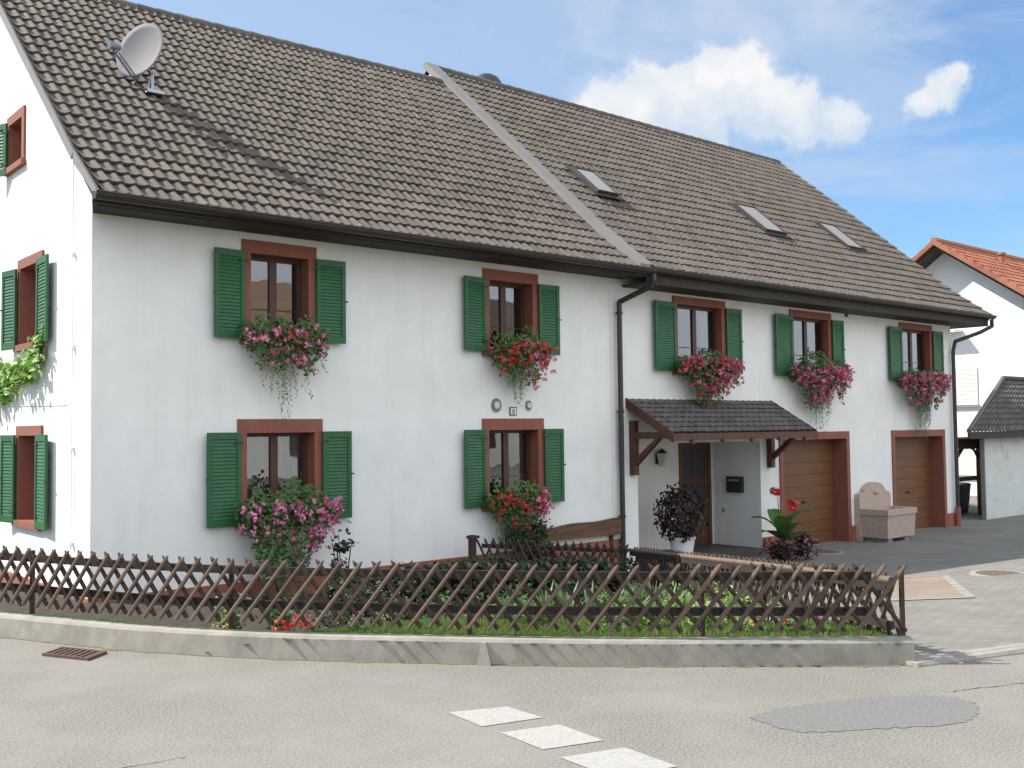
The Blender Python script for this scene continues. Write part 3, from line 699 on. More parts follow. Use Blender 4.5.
# soffit + fascia + gutter
def gutter(xa, xb, z, par, yo=EY - .02):
    mb = MB(); n = 8; r = .085
    rows = []
    for x in (xa, xb):
        rows.append([(x, yo - r + r * math.cos(math.pi + math.pi * k / n), z + r * math.sin(math.pi + math.pi * k / n)) for k in range(n + 1)])
    a = [mb.vert(p) for p in rows[0]]; b = [mb.vert(p) for p in rows[1]]
    for k in range(n): mb.face((a[k], a[k + 1], b[k + 1], b[k]), .3)
    mb.face(a); mb.face(b[::-1])
    mb.tube((xa, yo - 2 * r, z), (xb, yo - 2 * r, z), .014)
    x = xa + .3
    while x < xb: mb.box((x, yo - 2 * r - .01, z - .01), (x + .03, yo + .02, z + .004)); x += .8
    return mb.build('gutter', 'gutter', par)
gutter(-.22, XS + .1, EZ + .07, house); gutter(XS + .14, 23.2, EZ + .09, house)
mb = MB(); mb.box((-.20, EY, EZ - .03), (XS + .05, EY + .03, EZ + .10)); mb.hexa([(-.20, EY + .03, EZ - .03), (XS + .05, EY + .03, EZ - .03), (XS + .05, -.002, EZ - .03), (.01, -.002, EZ - .03), (-.20, EY + .03, EZ - .0), (XS + .05, EY + .03, EZ - .0), (XS + .05, -.002, EZ - .0), (.01, -.002, EZ - .0)])
mb.build('fascia', 'soffit', house)
mb = MB(); mb.box((XS + .08, EY, EZ - .17), (23.1, EY + .03, EZ + .12)); mb.box((XS + .08, EY + .03, EZ - .17), (23.1, -.002, EZ - .14)); mb.box((XR + .003, -.002, EZ - .17), (23.1, 11, EZ - .12)); mb.poly([(23.1, EY, EZ - .17), (23.1, 5.8, RZ - .2), (23.1, 5.8, RZ - .1), (23.1, EY, EZ - .02)])
mb.build('fascia', 'soffit', house)
# downpipes
mb = MB(); X = 9.37; mb.path([(9.62, EY - .1, EZ), (9.62, EY - .1, EZ - .12), (9.62, EY - .04, EZ - .22), (X, -.1, 4.12), (X, -.1, -.80)], .05, 10)
dp = mb.build('downpipe', 'gutter', house)
for z in (.2, 2.1, 3.9): mb = MB(); mb.tube((X, -.1, z), (X, -.1, z + .04), .062); mb.tube((X, -.1, z + .02), (X, 0, z + .02), .012); mb.build('pipe_bracket', 'iron', dp)
mb = MB(); X = 22.16; mb.path([(23.1, EY - .1, EZ), (23.1, EY - .1, EZ - .18), (22.85, EY + .1, EZ - .34), (22.3, -.1, EZ - .58), (X, -.1, EZ - .85), (X, -.1, -.86)], .05, 10)
dp = mb.build('downpipe', 'gutter', house)
mb = MB(); mb.tube((X, -.1, -.9), (X, -.1, -.35), .075); mb.build('stand_pipe', 'plinth_paint', dp)
mb = MB(); mb.tube((-.03, .62, -.3), (-.03, .62, 5.3), .009, n=6)
for z in (.4, 1.6, 2.9, 4.1): mb.box((-.05, .60, z), (-.0, .64, z + .05))
mb.build('wall_cable', 'white_paint', house)
mb = MB(); mb.tube((9.22, -.012, -.2), (9.22, -.012, 4.4), .008, n=6); mb.build('wall_cable', 'white_paint', house)
mb = MB(); mb.tube((-.006, .9, 2.2), (-.006, 9, 2.35), .006, n=5); mb.build('wall_cable', 'white_paint', house)

# skylights
def skylight(xc, yc, w_=.68, l_=1.12):
    mb = MB()
    c = Vector((xc, yc, EZ + K * (yc - EY)))
    def P(u, v, d): return c + Vector((1, 0, 0)) * u + un * v + nn * d
    t = .04
    for a in (((-w_ / 2, -l_ / 2), (w_ / 2, -l_ / 2 + t)), ((-w_ / 2, l_ / 2 - t), (w_ / 2, l_ / 2)), ((-w_ / 2, -l_ / 2 + t), (-w_ / 2 + t, l_ / 2 - t)), ((w_ / 2 - t, -l_ / 2 + t), (w_ / 2, l_ / 2 - t))):
        mb.box((a[0][0], a[0][1], -.02), (a[1][0], a[1][1], .11), P)
    mb.box((-w_ / 2 - .1, -l_ / 2 - .12, .035), (w_ / 2 + .1, -l_ / 2, .05), P); mb.box((-w_ / 2 - .1, -l_ / 2, .035), (-w_ / 2, l_ / 2 + .1, .055), P); mb.box((w_ / 2, -l_ / 2, .035), (w_ / 2 + .1, l_ / 2 + .1, .055), P)
    s = mb.build('skylight', 'gutter', rr_)
    mb = MB(); mb.box((-w_ / 2 + t, -l_ / 2 + t, .085), (w_ / 2 - t, l_ / 2 - t, .095), P)
    mb.build('pane', 'glass_dark', s)
skylight(11.0, 2.12, .62, 1.0); skylight(16.62, 2.0, .85, 1.25); skylight(20.2, 1.98, .85, 1.25)
mb = MB()
mb.lathe((11.9, 6.7, 9.3), [(.26, 0), (.26, 1.05)], 16); mb.build('chimney', 'sheet_metal', rr_)
mb = MB(); mb.lathe((11.9, 6.7, 10.30), [(.30, 0), (.40, .10), (.38, .24), (.30, .36), (.16, .44), (.02, .47)], 20); mb.build('chimney_cowl', 'black_plastic', rr_, True)

# porch canopy
mb = MB(); cx0, cx1, cy, cz0, cz1 = 9.60, 14.13, -1.08, 1.70, 2.33
ck = (cz1 - cz0) / (-cy)
cu_ = Vector((0, 1, ck)).normalized()
tile_slope(mb, cx0, cx1, lambda x: (cy, cz0 + .03), cu_, lambda x: -cy * math.sqrt(1 + ck * ck) - .01, 7, .2, .008, .014, 8)
can = mb.build('porch_canopy', 'tile_canopy', house)
mb = MB()
def cp(x, y, d): return Vector((x, y, cz0 + ck * (y - cy) + d))
for x in (cx0 - .0, cx1 - .05):
    mb.hexa([cp(x, cy - .02, -.13), cp(x + .05, cy - .02, -.13), cp(x + .05, -.003, -.13), cp(x, -.003, -.13), cp(x, cy - .02, .045), cp(x + .05, cy - .02, .045), cp(x + .05, -.003, .045), cp(x, -.003, .045)])
mb.box((cx0, cy - .05, cz0 - .12), (cx1, cy - .02, cz0 + .01)); mb.hexa([cp(cx0 + .05, cy, -.04), cp(cx1 - .05, cy, -.04), cp(cx1 - .05, -.003, -.04), cp(cx0 + .05, -.003, -.04), cp(cx0 + .05, cy, -.01), cp(cx1 - .05, cy, -.01), cp(cx1 - .05, -.003, -.01), cp(cx0 + .05, -.003, -.01)])
for x in np.linspace(cx0 + .5, cx1 - .5, 5):
    mb.hexa([cp(x, cy - .07, -.14), cp(x + .08, cy - .07, -.14), cp(x + .08, -.003, -.14), cp(x, -.003, -.14), cp(x, cy - .07, -.045), cp(x + .08, cy - .07, -.045), cp(x + .08, -.003, -.045), cp(x, -.003, -.045)])
mb.build('rafter_frame', 'canopy_wood', can)
for x in (9.68, 13.93):
    mb = MB(); mb.box((x, -.13, .95), (x + .12, -.001, 1.95)); mb.box((x + .002, -.98, 1.62), (x + .118, -.13, 1.74))
    mb.hexa([(x + .01, -.13, 1.12), (x + .11, -.13, 1.12), (x + .11, -.13, 1.25), (x + .01, -.13, 1.25), (x + .01, -.72, 1.62), (x + .11, -.72, 1.62), (x + .11, -.62, 1.62), (x + .01, -.62, 1.62)])
    mb.build('bracket', 'canopy_wood', can)

# wall ornaments above the second ground floor window
for (x, z, s, lab) in ((6.49, 2.22, .10, 'left round grey ceramic wall plaque with shield motif'), (7.20, 2.22, .075, 'right round grey ceramic wall plaque')):
    mb = MB(); n = 16
    ring = [(x + s * math.cos(2 * math.pi * k / n) * (.82 if lab.startswith('right') else 1), -.028, z + s * math.sin(2 * math.pi * k / n) * 1.12) for k in range(n)]
    bk = [(p[0], -.001, p[2]) for p in ring]
    A = [mb.vert(p) for p in ring]; B = [mb.vert(p) for p in bk]
    mb.face(A); [mb.face((A[k], A[(k + 1) % n], B[(k + 1) % n], B[k])) for k in range(n)]
    o = mb.build('wall_plaque', 'sheet_metal', house); o['label'] = lab
    mb = MB(); mb.lathe((0, 0, 0), [(.0001, 0), (s * .6, 0), (s * .6, .008), (.0001, .01)], 12)
    mb.v = [(x + a, -.029 - c_, z + b) for a, b, c_ in mb.v]; mb.build('relief', 'shed_plaster', o)
mb = MB(); mb.box((6.78, -.016, 2.05), (6.93, -.001, 2.19)); hn = mb.build('house_number', 'door_dark', house)
mb = MB(); mb.box((6.797, -.019, 2.067), (6.913, -.016, 2.173)); mb.build('plate', 'white_paint', hn)
fc = bpy.data.curves.new('number_eight', 'FONT'); fc.body = '8'; fc.size = .12; fc.align_x = 'CENTER'; fc.extrude = .002
fo = bpy.data.objects.new('number_eight', fc); col.objects.link(fo); 
dg = bpy.context.evaluated_depsgraph_get(); me = bpy.data.meshes.new_from_object(fo.evaluated_get(dg)); bpy.data.objects.remove(fo)
fo = bpy.data.objects.new('numeral', me); col.objects.link(fo); fo.parent = hn; me.materials.clear(); me.materials.append(MATS['door_dark'])
fo.location = (6.855, -.022, 2.077 + .85); fo.rotation_euler = (math.pi / 2, 0, 0)

# ------------------------------------------------------------------ satellite dish
base = Vector((1.52, 1.98, 6.86))
dish = thing('satellite_dish', 'grey satellite dish on a short mast on the tiled roof', 'satellite dish', tuple(base))
mb = MB(); mb.path([base - Vector((0, 0, .15)), base + Vector((0, 0, .3)), base + Vector((-.1, .15, .58))], .028, 8); mb.box(tuple(base + Vector((-.13, -.16, .0))), tuple(base + Vector((.13, .12, .05))))
mb.tube(base + Vector((-.12, -.1, .0)), base + Vector((-.02, 0, .3)), .016)
mb.build('mast', 'steel', dish)
ctr = base + Vector((-.09, .12, .66)); fd_ = Vector((-.84, -.48, .27)).normalized()
rt_ = fd_.cross(Vector((0, 0, 1))).normalized(); upd = rt_.cross(fd_).normalized()
mb = MB(); NR, NT = 7, 36; ra, rb = .41, .46; rows = []; rows2 = []
for i in range(NR + 1):
    q = i / NR; rows.append([]); rows2.append([])
    for k in range(NT):
        t = 2 * math.pi * k / NT
        p = ctr + rt_ * (ra * q * math.cos(t)) + upd * (rb * q * math.sin(t)) + fd_ * (.085 * q * q)
        rows[-1].append(mb.vert(p)); rows2[-1].append(mb.vert(p - fd_ * .012))
for i in range(NR):
    for k in range(NT):
        k2 = (k + 1) % NT
        mb.face((rows[i][k], rows[i][k2], rows[i + 1][k2], rows[i + 1][k]), 0); mb.face((rows2[i][k], rows2[i + 1][k], rows2[i + 1][k2], rows2[i][k2]), 0)
for k in range(NT): mb.face((rows[NR][k], rows[NR][(k + 1) % NT], rows2[NR][(k + 1) % NT], rows2[NR][k]), 0)
mb.build('reflector', 'dish_grey', dish, True)
lnb = ctr + fd_ * .42 + rt_ * .13 - upd * .16
mb = MB(); foot = ctr - upd * .48
mb.tube(foot + rt_ * .03, lnb + rt_ * .03 - upd * .05, .018, sq=1); mb.tube(foot - rt_ * .03, lnb - rt_ * .03 - upd * .05, .014); mb.tube(foot, ctr - fd_ * .04 - upd * .1, .022); mb.tube(ctr - fd_ * .03 - upd * .1, base + Vector((-.1, .15, .56)), .03)
mb.build('feed_arm', 'blue_grey', dish)
mb = MB(); a = (ctr - lnb).normalized(); mb.tube(lnb - a * .10, lnb + a * .02, .055, .05, 12); mb.tube(lnb + a * .02, lnb + a * .07, .04, .05, 12); mb.build('feed_horn', 'blue_grey', dish)

# ------------------------------------------------------------------ flower boxes
def on(*p): return Vector(p)
def flower_box(x0, x1, z, label, cols, trail, dens=1., drop=.42, rise=.2, out=.32, trails=None, seed=1):
    random.seed(seed)
    xc = (x0 + x1) / 2; hw = (x1 - x0) / 2
    t = thing('flower_box', label, 'flower box', (xc, -.18, z), 'flower boxes on the window sills')
    mb = MB(); mb.box((xc - hw * .78, -.30, z - .16), (xc + hw * .78, -.10, z + .02)); mb.box((xc - hw * .78 - .01, -.31, z - .01), (xc + hw * .78 + .01, -.09, z + .025))
    for sx in (-.6, .6): mb.box((xc + hw * sx, -.12, z - .2), (xc + hw * sx + .03, -.0, z - .17))
    mb.build('planter', 'planter', t)
    lf = MB(); n = int(620 * dens * hw / .6)
    def pt(rr=1.):
        while 1:
            u = U(-1, 1); v = U(-1, 1)
            if u * u + v * v < 1: break
        lump = 1 + .28 * math.sin(u * 5.1 + seed) + .18 * math.sin(u * 11 + seed * 2)
        zz = z + (rise * v if v > 0 else drop * v) * (1 - .25 * u * u) * lump
        dd = .16 + out * math.sqrt(max(0, 1 - u * u * .85 - v * v * .8)) * U(.45, 1) * rr
        return Vector((xc + u * hw, -dd, zz + random.gauss(0, .045)))
    for _ in range(n):
        lf.leaf(pt(), .065, (0, -.8, .5), .9)
    lf.build('foliage', 'leaf', t)
    if trail:
        tr = MB()
        for (u, ln, w_) in trails:
            for s in range(w_):
                x = xc + u * hw + U(-.10, .10); l_ = ln * U(.55, 1); y = -.26 + U(-.08, .08); zz = z - .05
                k = 0; st = .028
                pz = zz
                while zz - pz < l_:
                    tp = 1 - (zz - pz) / l_
                    for _ in range(1 + int(tp * 2.6)): tr.leaf((x + U(-.035, .035) * (.5 + tp), y + U(-.03, .03), pz), .034, (0, -.6, .3), .8)
                    x += U(-.010, .010); y += U(-.006, .008); pz -= st
        tr.build('trailing_leaves', trail, t)
    for (cm, cnt, fx0, fx1) in cols:
        bl = MB()
        for _ in range(int(cnt * dens)):
            for _try in range(20):
                p = pt(1.12); uu = (p.x - xc) / hw
                if fx0 <= uu <= fx1 and p.z < z + .12: break
            p.y -= abs(random.gauss(.03, .05)); p.x += random.gauss(0, .05); p.z += random.gauss(0, .04)
            bl.bloom(p, U(.030, .055), 10)
        bl.build('blossoms', cm, t)
    return t
flower_box(1.85, 3.22, 3.12, 'upper left box of pink geraniums with long thin trails hanging down', [('pink', 42, -1, 1), ('deep_pink', 22, -1, 1), ('red_flower', 10, -.3, .7)], 'leaf_pale', 1.1, .46, .26, .28, [(-.45, 1.0, 4), (-.15, .9, 5), (.0, 1.2, 7), (.3, .95, 5), (.55, .5, 4), (.75, .45, 3), (-.6, .35, 3)], 11)
flower_box(6.2, 7.5, 3.12, 'upper box of mixed red and pink geraniums above the wall plaques', [('red_flower', 42, -1, .9), ('pink', 14, .0, 1), ('deep_pink', 22, -.2, 1)], 'leaf_pale', 1.2, .50, .30, .30, [(-.35, .7, 12), (-.1, .85, 16), (.15, .7, 14), (.35, .55, 6), (0, 1.0, 5)], 12)
flower_box(1.78, 3.35, .74, 'lower left box overflowing with light pink geraniums', [('pink', 80, -1, 1), ('deep_pink', 34, -.4, 1)], 'leaf', 1.35, .62, .34, .36, [(-.2, .7, 6), (.1, .75, 6), (.35, .7, 5)], 13)
flower_box(6.1, 7.45, .66, 'lower box with red geraniums left and rosy ones right over a green bush', [('red_flower', 42, -1, .4), ('deep_pink', 26, .2, 1), ('pink', 12, .3, 1)], 'leaf', 1.25, .55, .26, .30, [(-.2, 1.0, 12), (.1, 1.0, 12), (.3, .9, 10), (-.45, .9, 8)], 14)
flower_box(10.72, 12.72, 3.02, 'box of dense crimson geraniums above the porch canopy', [('deep_pink', 110, -1, 1), ('red_flower', 30, -1, .7), ('pink', 20, -.2, 1)], 'leaf', 1.4, .62, .24, .38, [(-.3, .9, 16), (0, .95, 18), (.25, .85, 16), (-.5, .6, 8)], 15)
flower_box(14.45, 16.75, 2.98, 'box of crimson geraniums between the porch and the stone trough', [('deep_pink', 140, -1, 1), ('pink', 36, -1, 1)], 'leaf', 1.5, .62, .40, .38, [(-.15, 1.25, 20), (.1, 1.35, 20), (.3, 1.0, 15), (-.35, .8, 8)], 16)
flower_box(19.0, 21.4, 2.95, 'rightmost box of rosy geraniums with a green beard of trailing leaves', [('deep_pink', 150, -1, 1), ('pink', 30, -1, 1)], 'leaf', 1.5, .66, .2, .38, [(-.1, 1.45, 20), (.1, 1.65, 20), (.25, 1.2, 15), (-.25, .9, 8)], 17)

# ------------------------------------------------------------------ vine on the gable
random.seed(5)
t = thing('climbing_vine', 'bright green vine climbing across the sunlit gable wall', 'vine', (-.05, 4.6, -.3))
mb = MB(); path = [(-.05, 5.2, -.3), (-.05, 5.0, 1.4), (-.06, 4.4, 2.25), (-.06, 3.7, 2.5), (-.07, 2.9, 2.6), (-.07, 2.2, 2.8), (-.08, 1.7, 3.0)]
mb.path(path, .018, 6); mb.build('stem', 'bark', t)
mb = MB()
for (y, z, ry_, rz_, n) in ((4.6, 2.45, .35, .35, 60), (4.1, 2.55, .35, .32, 70), (3.65, 2.55, .35, .28, 60), (3.2, 2.6, .3, .24, 55), (2.75, 2.68, .3, .22, 55), (2.3, 2.72, .3, .22, 55), (1.95, 2.85, .26, .2, 55), (1.72, 3.02, .15, .16, 25), (5.0, 2.0, .4, .6, 60), (3.9, 2.95, .2, .15, 14)):
    for _ in range(n): mb.leaf((-.05 - abs(random.gauss(0, .09)), y + random.gauss(0, ry_ * .5), z + random.gauss(0, rz_ * .5)), .13, (-.7, -.2, .7), .95)
mb.build('leaves', 'leaf_bright', t)

# ------------------------------------------------------------------ fences
random.seed(21)
def resample(P, step):
    P = [Vector(p) for p in P]; o = [P[0].copy()]; acc = 0
    for a, b in zip(P, P[1:]):
        l = (b - a).length; t = step - acc
        while t <= l: o.append(a.lerp(b, t / l)); t += step
        acc = (acc + l) % step if l + acc >= step else acc + l
    return o
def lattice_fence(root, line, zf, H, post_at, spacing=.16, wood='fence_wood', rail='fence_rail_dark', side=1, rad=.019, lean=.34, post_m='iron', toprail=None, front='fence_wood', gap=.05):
    """line: plan polyline; zf(p) foot height; side: +1 pickets on the right-hand side of travel"""
    pts = resample([(p[0], p[1], 0) for p in line], .02)
    def at(s):
        i = min(max(s / .02, 0), len(pts) - 1.001); k = int(i); f = i - k
        p = pts[k].lerp(pts[k + 1], f); d = (pts[min(k + 3, len(pts) - 1)] - pts[max(k - 3, 0)]).normalized()
        return p, d, Vector((d.y, -d.x, 0)) * side
    Ltot = (len(pts) - 1) * .02
    for hz in (.27, .80):
        mb = MB()
        s = 0; pr = None
        while s <= Ltot:
            p, d, n = at(s); q = p + Vector((0, 0, zf(p) + gap + H * hz)) - n * .015
            if pr: mb.hexa([pr - Vector((0, 0, .032)) - n * .03, q - Vector((0, 0, .032)) - n * .03, q - Vector((0, 0, .032)), pr - Vector((0, 0, .032)), pr + Vector((0, 0, .032)) - n * .03, q + Vector((0, 0, .032)) - n * .03, q + Vector((0, 0, .032)), pr + Vector((0, 0, .032))])
            pr = q; s += .4
        mb.build('rail', rail, root)
    if toprail:
        for (sa, sb) in toprail:
            mb = MB(); p, d, n = at(sa); q, d2, n2 = at(sb)
            mb.tube(p + Vector((0, 0, zf(p) + gap + H * .90)) - n * .03, q + Vector((0, 0, zf(q) + gap + H * .90)) - n * .03, .028, .028, 8); mb.build('top_rail', 'fence_rail', root)
    for s in post_at:
        p, d, n = at(s); z = zf(p); mb = MB()
        mb.box((-.016, -.016, -.12), (.016, .016, gap + H * .93)); 
        mb.v = [tuple(p - n * .065 + d * v[0] + n * v[1] + Vector((0, 0, z + v[2]))) for v in mb.v]
        mb.build('post', post_m, root)
    s = 0; 
    while s + lean <= Ltot + .005:
        for dirn in (0, 1):
            a, da, na = at(s if dirn else s + lean); b, db, nb = at(s + lean if dirn else s)
            j = Vector((U(-.006, .006), U(-.006, .006), U(-.012, .012)))
            off = .052 if dirn else .014
            pa = a + na * off + Vector((0, 0, zf(a) + gap)) + j; pb = b + nb * off + Vector((0, 0, zf(b) + gap + H)) + j * .5
            mb = MB(); mb.tube(pa, pb - (pb - pa) * .05, rad * U(.9, 1.1), rad * U(.85, 1.05), 6, True); dvec = (pb - pa)
            mb.tube(pb - dvec * .05, pb, rad * .9, rad * .3, 6, True)
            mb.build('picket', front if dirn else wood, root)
        s += spacing
# front fence on the kerb
fl = [p for p in smooth(KL[2:], 14)]
fl2 = []
for i, p in enumerate(fl):
    t_ = (fl[min(i + 1, len(fl) - 1)] - fl[max(i - 1, 0)]).normalized(); fl2.append(p + Vector((-t_.y, t_.x, 0)) * .10)
fl2 = [p for p in fl2 if p.y < -2.35]
Lf = sum((b - a).length for a, b in zip(fl2, fl2[1:]))
def s_at(x, y): 
    best = (9, 0); s = 0
    for a, b in zip(fl2, fl2[1:]):
        d = (a - Vector((x, y, 0))).length
        if d < best[0]: best = (d, s)
        s += (b - a).length
    return best[1]
ff = thing('lattice_fence', 'low brown criss-cross picket fence standing on the concrete kerb along the road', 'fence', (fl2[0].x, fl2[0].y, .19), 'criss-cross garden fences')
FT = lambda p: max(0, min(1.2, (p.y + 8.8) / 6))
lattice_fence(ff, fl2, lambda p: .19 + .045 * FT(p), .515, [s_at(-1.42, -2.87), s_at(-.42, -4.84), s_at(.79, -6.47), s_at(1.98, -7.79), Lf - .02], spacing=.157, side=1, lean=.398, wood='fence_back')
rfl = [(3.09, -8.83), (7.85, -1.65)]
rf = thing('lattice_fence', 'criss-cross fence with pale half-round top rail running from the kerb corner towards the porch', 'fence', (3.13, -8.80, 0), 'criss-cross garden fences')
def zr(p):
    t_ = (Vector((p.x, p.y, 0)) - Vector((3.13, -8.8, 0))).length / 8.62
    return .085 - .76 * t_
lr = 8.02
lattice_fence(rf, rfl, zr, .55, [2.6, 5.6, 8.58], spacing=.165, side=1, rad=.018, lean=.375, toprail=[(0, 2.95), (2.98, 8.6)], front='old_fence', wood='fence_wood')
bf = thing('lattice_fence', 'blackened criss-cross fence along the house wall below the wooden plank', 'fence', (7.42, -2.0, -.7), 'criss-cross garden fences')
lattice_fence(bf, [(7.85, -1.63), (5.55, -.55)], lambda p: -.50 - .20 * (p.x - 5.55) / 2.3, .62, [.02, 1.25, 2.52], spacing=.13, side=-1, rad=.02, lean=.30, wood='old_fence', front='old_fence', post_m='old_fence')
mb = MB()   # timber sleeper edging under the return fence
d = (Vector((7.85, -1.65, 0)) - Vector((3.09, -8.83, 0))).normalized(); n_ = Vector((d.y, -d.x, 0))
for k in range(5):
    a = Vector((3.2, -8.7, 0)) + d * (k * 1.6) ; b = a + d * 1.56
    za, zb = gz(a.x + .3, a.y) , gz(b.x + .3, b.y)
    mb.hexa([a + n_ * .02 + Vector((0, 0, za - .15)), b + n_ * .02 + Vector((0, 0, zb - .15)), b - n_ * .08 + Vector((0, 0, zb - .15)), a - n_ * .08 + Vector((0, 0, za - .15)),
             a + n_ * .02 + Vector((0, 0, za + .10)), b + n_ * .02 + Vector((0, 0, zb + .10)), b - n_ * .08 + Vector((0, 0, zb + .10)), a - n_ * .08 + Vector((0, 0, za + .10))])
struct(mb.build('bed_edging', 'stone'))
# thick end post of the back fence
mb = MB(); mb.box((5.52, -.55, -.6), (5.61, -.46, .20)); mb.box((5.49, -.57, .15), (5.66, -.45, .19)); mb.build('end_post', 'old_fence', bf)
# wooden plank on posts at the wall
t = thing('wall_plank', 'brown wooden plank fixed low along the wall left of the downpipe', 'plank', (8.2, -.1, -.85))
mb = MB(); n = 16; T = []; B = []
for k in range(n + 1):
    x = 6.7 + 2.6 * k / n; T.append((x, .20 - .09 * (1 - k / n) ** 1.3 + .012 * math.sin(k * .9))); B.append((x, -.09 + .02 * (1 - k / n)))
for k in range(n):
    (x0, t0), (x1, t1) = T[k], T[k + 1]; b0, b1 = B[k][1], B[k + 1][1]
    mb.hexa([(x0, -.14, b0), (x1, -.14, b1), (x1, -.07, b1), (x0, -.07, b0), (x0, -.14, t0), (x1, -.14, t1), (x1, -.07, t1), (x0, -.07, t0)])
mb.build('board', 'plank_wood', t)
for x in (6.9, 9.1):
    mb = MB(); mb.box((x, -.07, -.85), (x + .06, -.002, .1)); mb.build('post', 'dark_wood', t)

# ------------------------------------------------------------------ plants
def bush(name, label, cat, x, y, h, r, m, n, size, group=None, z=None, stems=5, top=None, cx=0):
    z = gz(x, y) if z is None else z
    t = thing(name, label, cat, (x, y, z), group)
    mb = MB()
    for k in range(stems):
        a = U(0, 6.28); q = U(.2, .75) * r
        mb.tube((x, y, z - .03), (x + q * math.cos(a), y + q * math.sin(a), z + h * U(.5, .85)), .012, .005, 5)
    mb.build('stem', 'bark', t)
    mb = MB()
    cl = [(U(-.6, .6) * r, U(-.6, .6) * r, U(.3, .85) * h, U(.22, .45) * r) for _ in range(9)]
    for _ in range(n):
        if rnd() < .75:
            c = random.choice(cl); d = Vector((random.gauss(0, 1), random.gauss(0, 1), random.gauss(0, 1))).normalized() * c[3] * U(.6, 1.15)
            p = Vector((x + c[0], y + c[1], z + c[2])) + d
        else:
            a = U(0, 6.28); q = math.sqrt(rnd()) * r; hh = U(.05, 1) * h; q *= math.sqrt(max(.05, 1 - (hh / h - .45) ** 2 * 2.2))
            p = Vector((x + q * math.cos(a), y + q * math.sin(a), z + hh))
        p.z = max(p.z, z + .02)
        mb.leaf(p, size, (0, -.3, .8), .7)
    mb.build('foliage', m, t)
    return t
def strap_plant(name, label, cat, x, y, h, n, m, group=None, w_=.022, z=None):
    z = gz(x, y) if z is None else z
    mb = MB()
    for _ in range(n):
        a = U(0, 6.28); d = Vector((math.cos(a), math.sin(a), 0)); s = Vector((-d.y, d.x, 0)) * w_ * U(.7, 1.2); hh = h * U(.6, 1.1); o_ = U(.15, .6)
        pr = None; r = rnd()
        for k in range(5):
            q = k / 4; p = Vector((x, y, z)) + d * (.03 + o_ * hh * q * q) + Vector((0, 0, hh * (q - .25 * o_ * q * q * 1.5))); ww = s * (1 - q ** 2 * .92)
            cur = (mb.vert(p - ww), mb.vert(p + ww))
            if pr: mb.face((pr[0], pr[1], cur[1], cur[0]), r)
            pr = cur
    o = mb.build(name, m); me = o.data
    # origin to the base
    for v in me.vertices: v.co -= Vector((x, y, z))
    o.location = (x, y, z)
    return tag(o, label, cat, group)
random.seed(33)
hl = 'shrubs of the low hedge behind the fence'
hpts = [(2.2, -2.7, .48, .42), (2.85, -2.75, .54, .44), (3.5, -2.9, .58, .46), (4.1, -2.8, .60, .46), (4.75, -2.95, .58, .46), (5.35, -2.9, .56, .44), (5.9, -2.8, .52, .42), (6.4, -2.6, .46, .36)]
ds = ['low dark shrub at the left end of the hedge by the red plinth', 'second dark shrub from the left end of the hedge', 'third dark shrub of the hedge from the left', 'dark shrub left of the middle of the hedge', 'tallest dark shrub in the middle of the hedge', 'dark shrub right of the middle of the hedge', 'dark shrub next to the right end of the hedge', 'small dark shrub at the right end of the hedge near the fence corner']
for (x, y, h, r), lab in zip(hpts, ds): bush('hedge_shrub', lab, 'shrub', x, y, h, r, 'leaf_dark', 1700, .075, hl)
bush('rose_bush', 'thin leafy bush rising above the fence below the lower left window', 'shrub', 2.6, -1.6, 1.05, .22, 'leaf_dark', 260, .07, None, stems=6)
bush('green_bush', 'dense green bush against the wall under the left geranium box', 'shrub', 2.3, -.55, .9, .42, 'leaf', 900, .07)
bush('green_bush', 'narrow dark bush under the red geraniums by the black fence', 'shrub', 6.75, -.62, 1.15, .42, 'leaf_dark', 1500, .06)
bush('yellow_green_plant', 'pale yellow-green plant behind the left part of the fence', 'plant', -.05, -4.0, .42, .22, 'leaf_pale', 260, .06, None, stems=4)
bush('garden_plant', 'leafy green plant right of the pale yellow-green one', 'plant', .25, -4.4, .40, .2, 'leaf', 260, .06)
bush('garden_plant', 'bushy plant with pale leaves behind the middle of the fence', 'plant', 1.15, -4.9, .38, .2, 'leaf_pale', 220, .055)
sp = [(3.2, -5.4), (3.55, -5.7), (3.9, -5.1), (2.7, -5.6), (3.4, -6.3), (4.4, -5.2), (4.0, -6.0), (3.05, -4.9), (2.3, -5.2), (4.8, -4.6)]
dl = ['upright strap-leaved plant left of the bright bed', 'tall strap-leaved plant in the middle of the bed', 'strap-leaved plant farther back by the return fence', 'strap-leaved plant near the hedge foot', 'strap-leaved plant nearest the kerb', 'strap-leaved plant close to the return fence', 'strap-leaved plant between the bright bushes', 'strap-leaved plant in the shade of the hedge', 'leftmost strap-leaved plant beside the hedge', 'farthest strap-leaved plant below the pale top rail']
for (x, y), lab in zip(sp, dl): strap_plant('iris_plant', lab, 'plant', x, y, .48, 26, 'leaf_pale', 'strap-leaved plants in the garden bed')
lowp = [(3.1, -6.6, .34, 'leaf_bright', 'bright lime-green bush behind the right part of the fence'), (3.65, -6.9, .30, 'leaf_bright', 'second lime-green bush towards the kerb corner'), (2.6, -6.4, .3, 'leaf', 'mid-green bush behind the fence post'),
        (3.9, -6.3, .42, 'leaf_bright', 'taller lime-green bush by the return fence'), (2.1, -6.8, .20, 'leaf_pale', 'pale low plant just inside the kerb'), (2.7, -7.3, .18, 'leaf_bright', 'small bright plant just inside the kerb near the corner'),
        (3.3, -7.5, .2, 'leaf_pale', 'small pale plant near the kerb corner'), (1.7, -6.2, .22, 'leaf', 'low green plant at the edge of the lawn strip'), (2.35, -7.0, .2, 'leaf_bright', 'small bright tuft between fence pickets and lawn')]
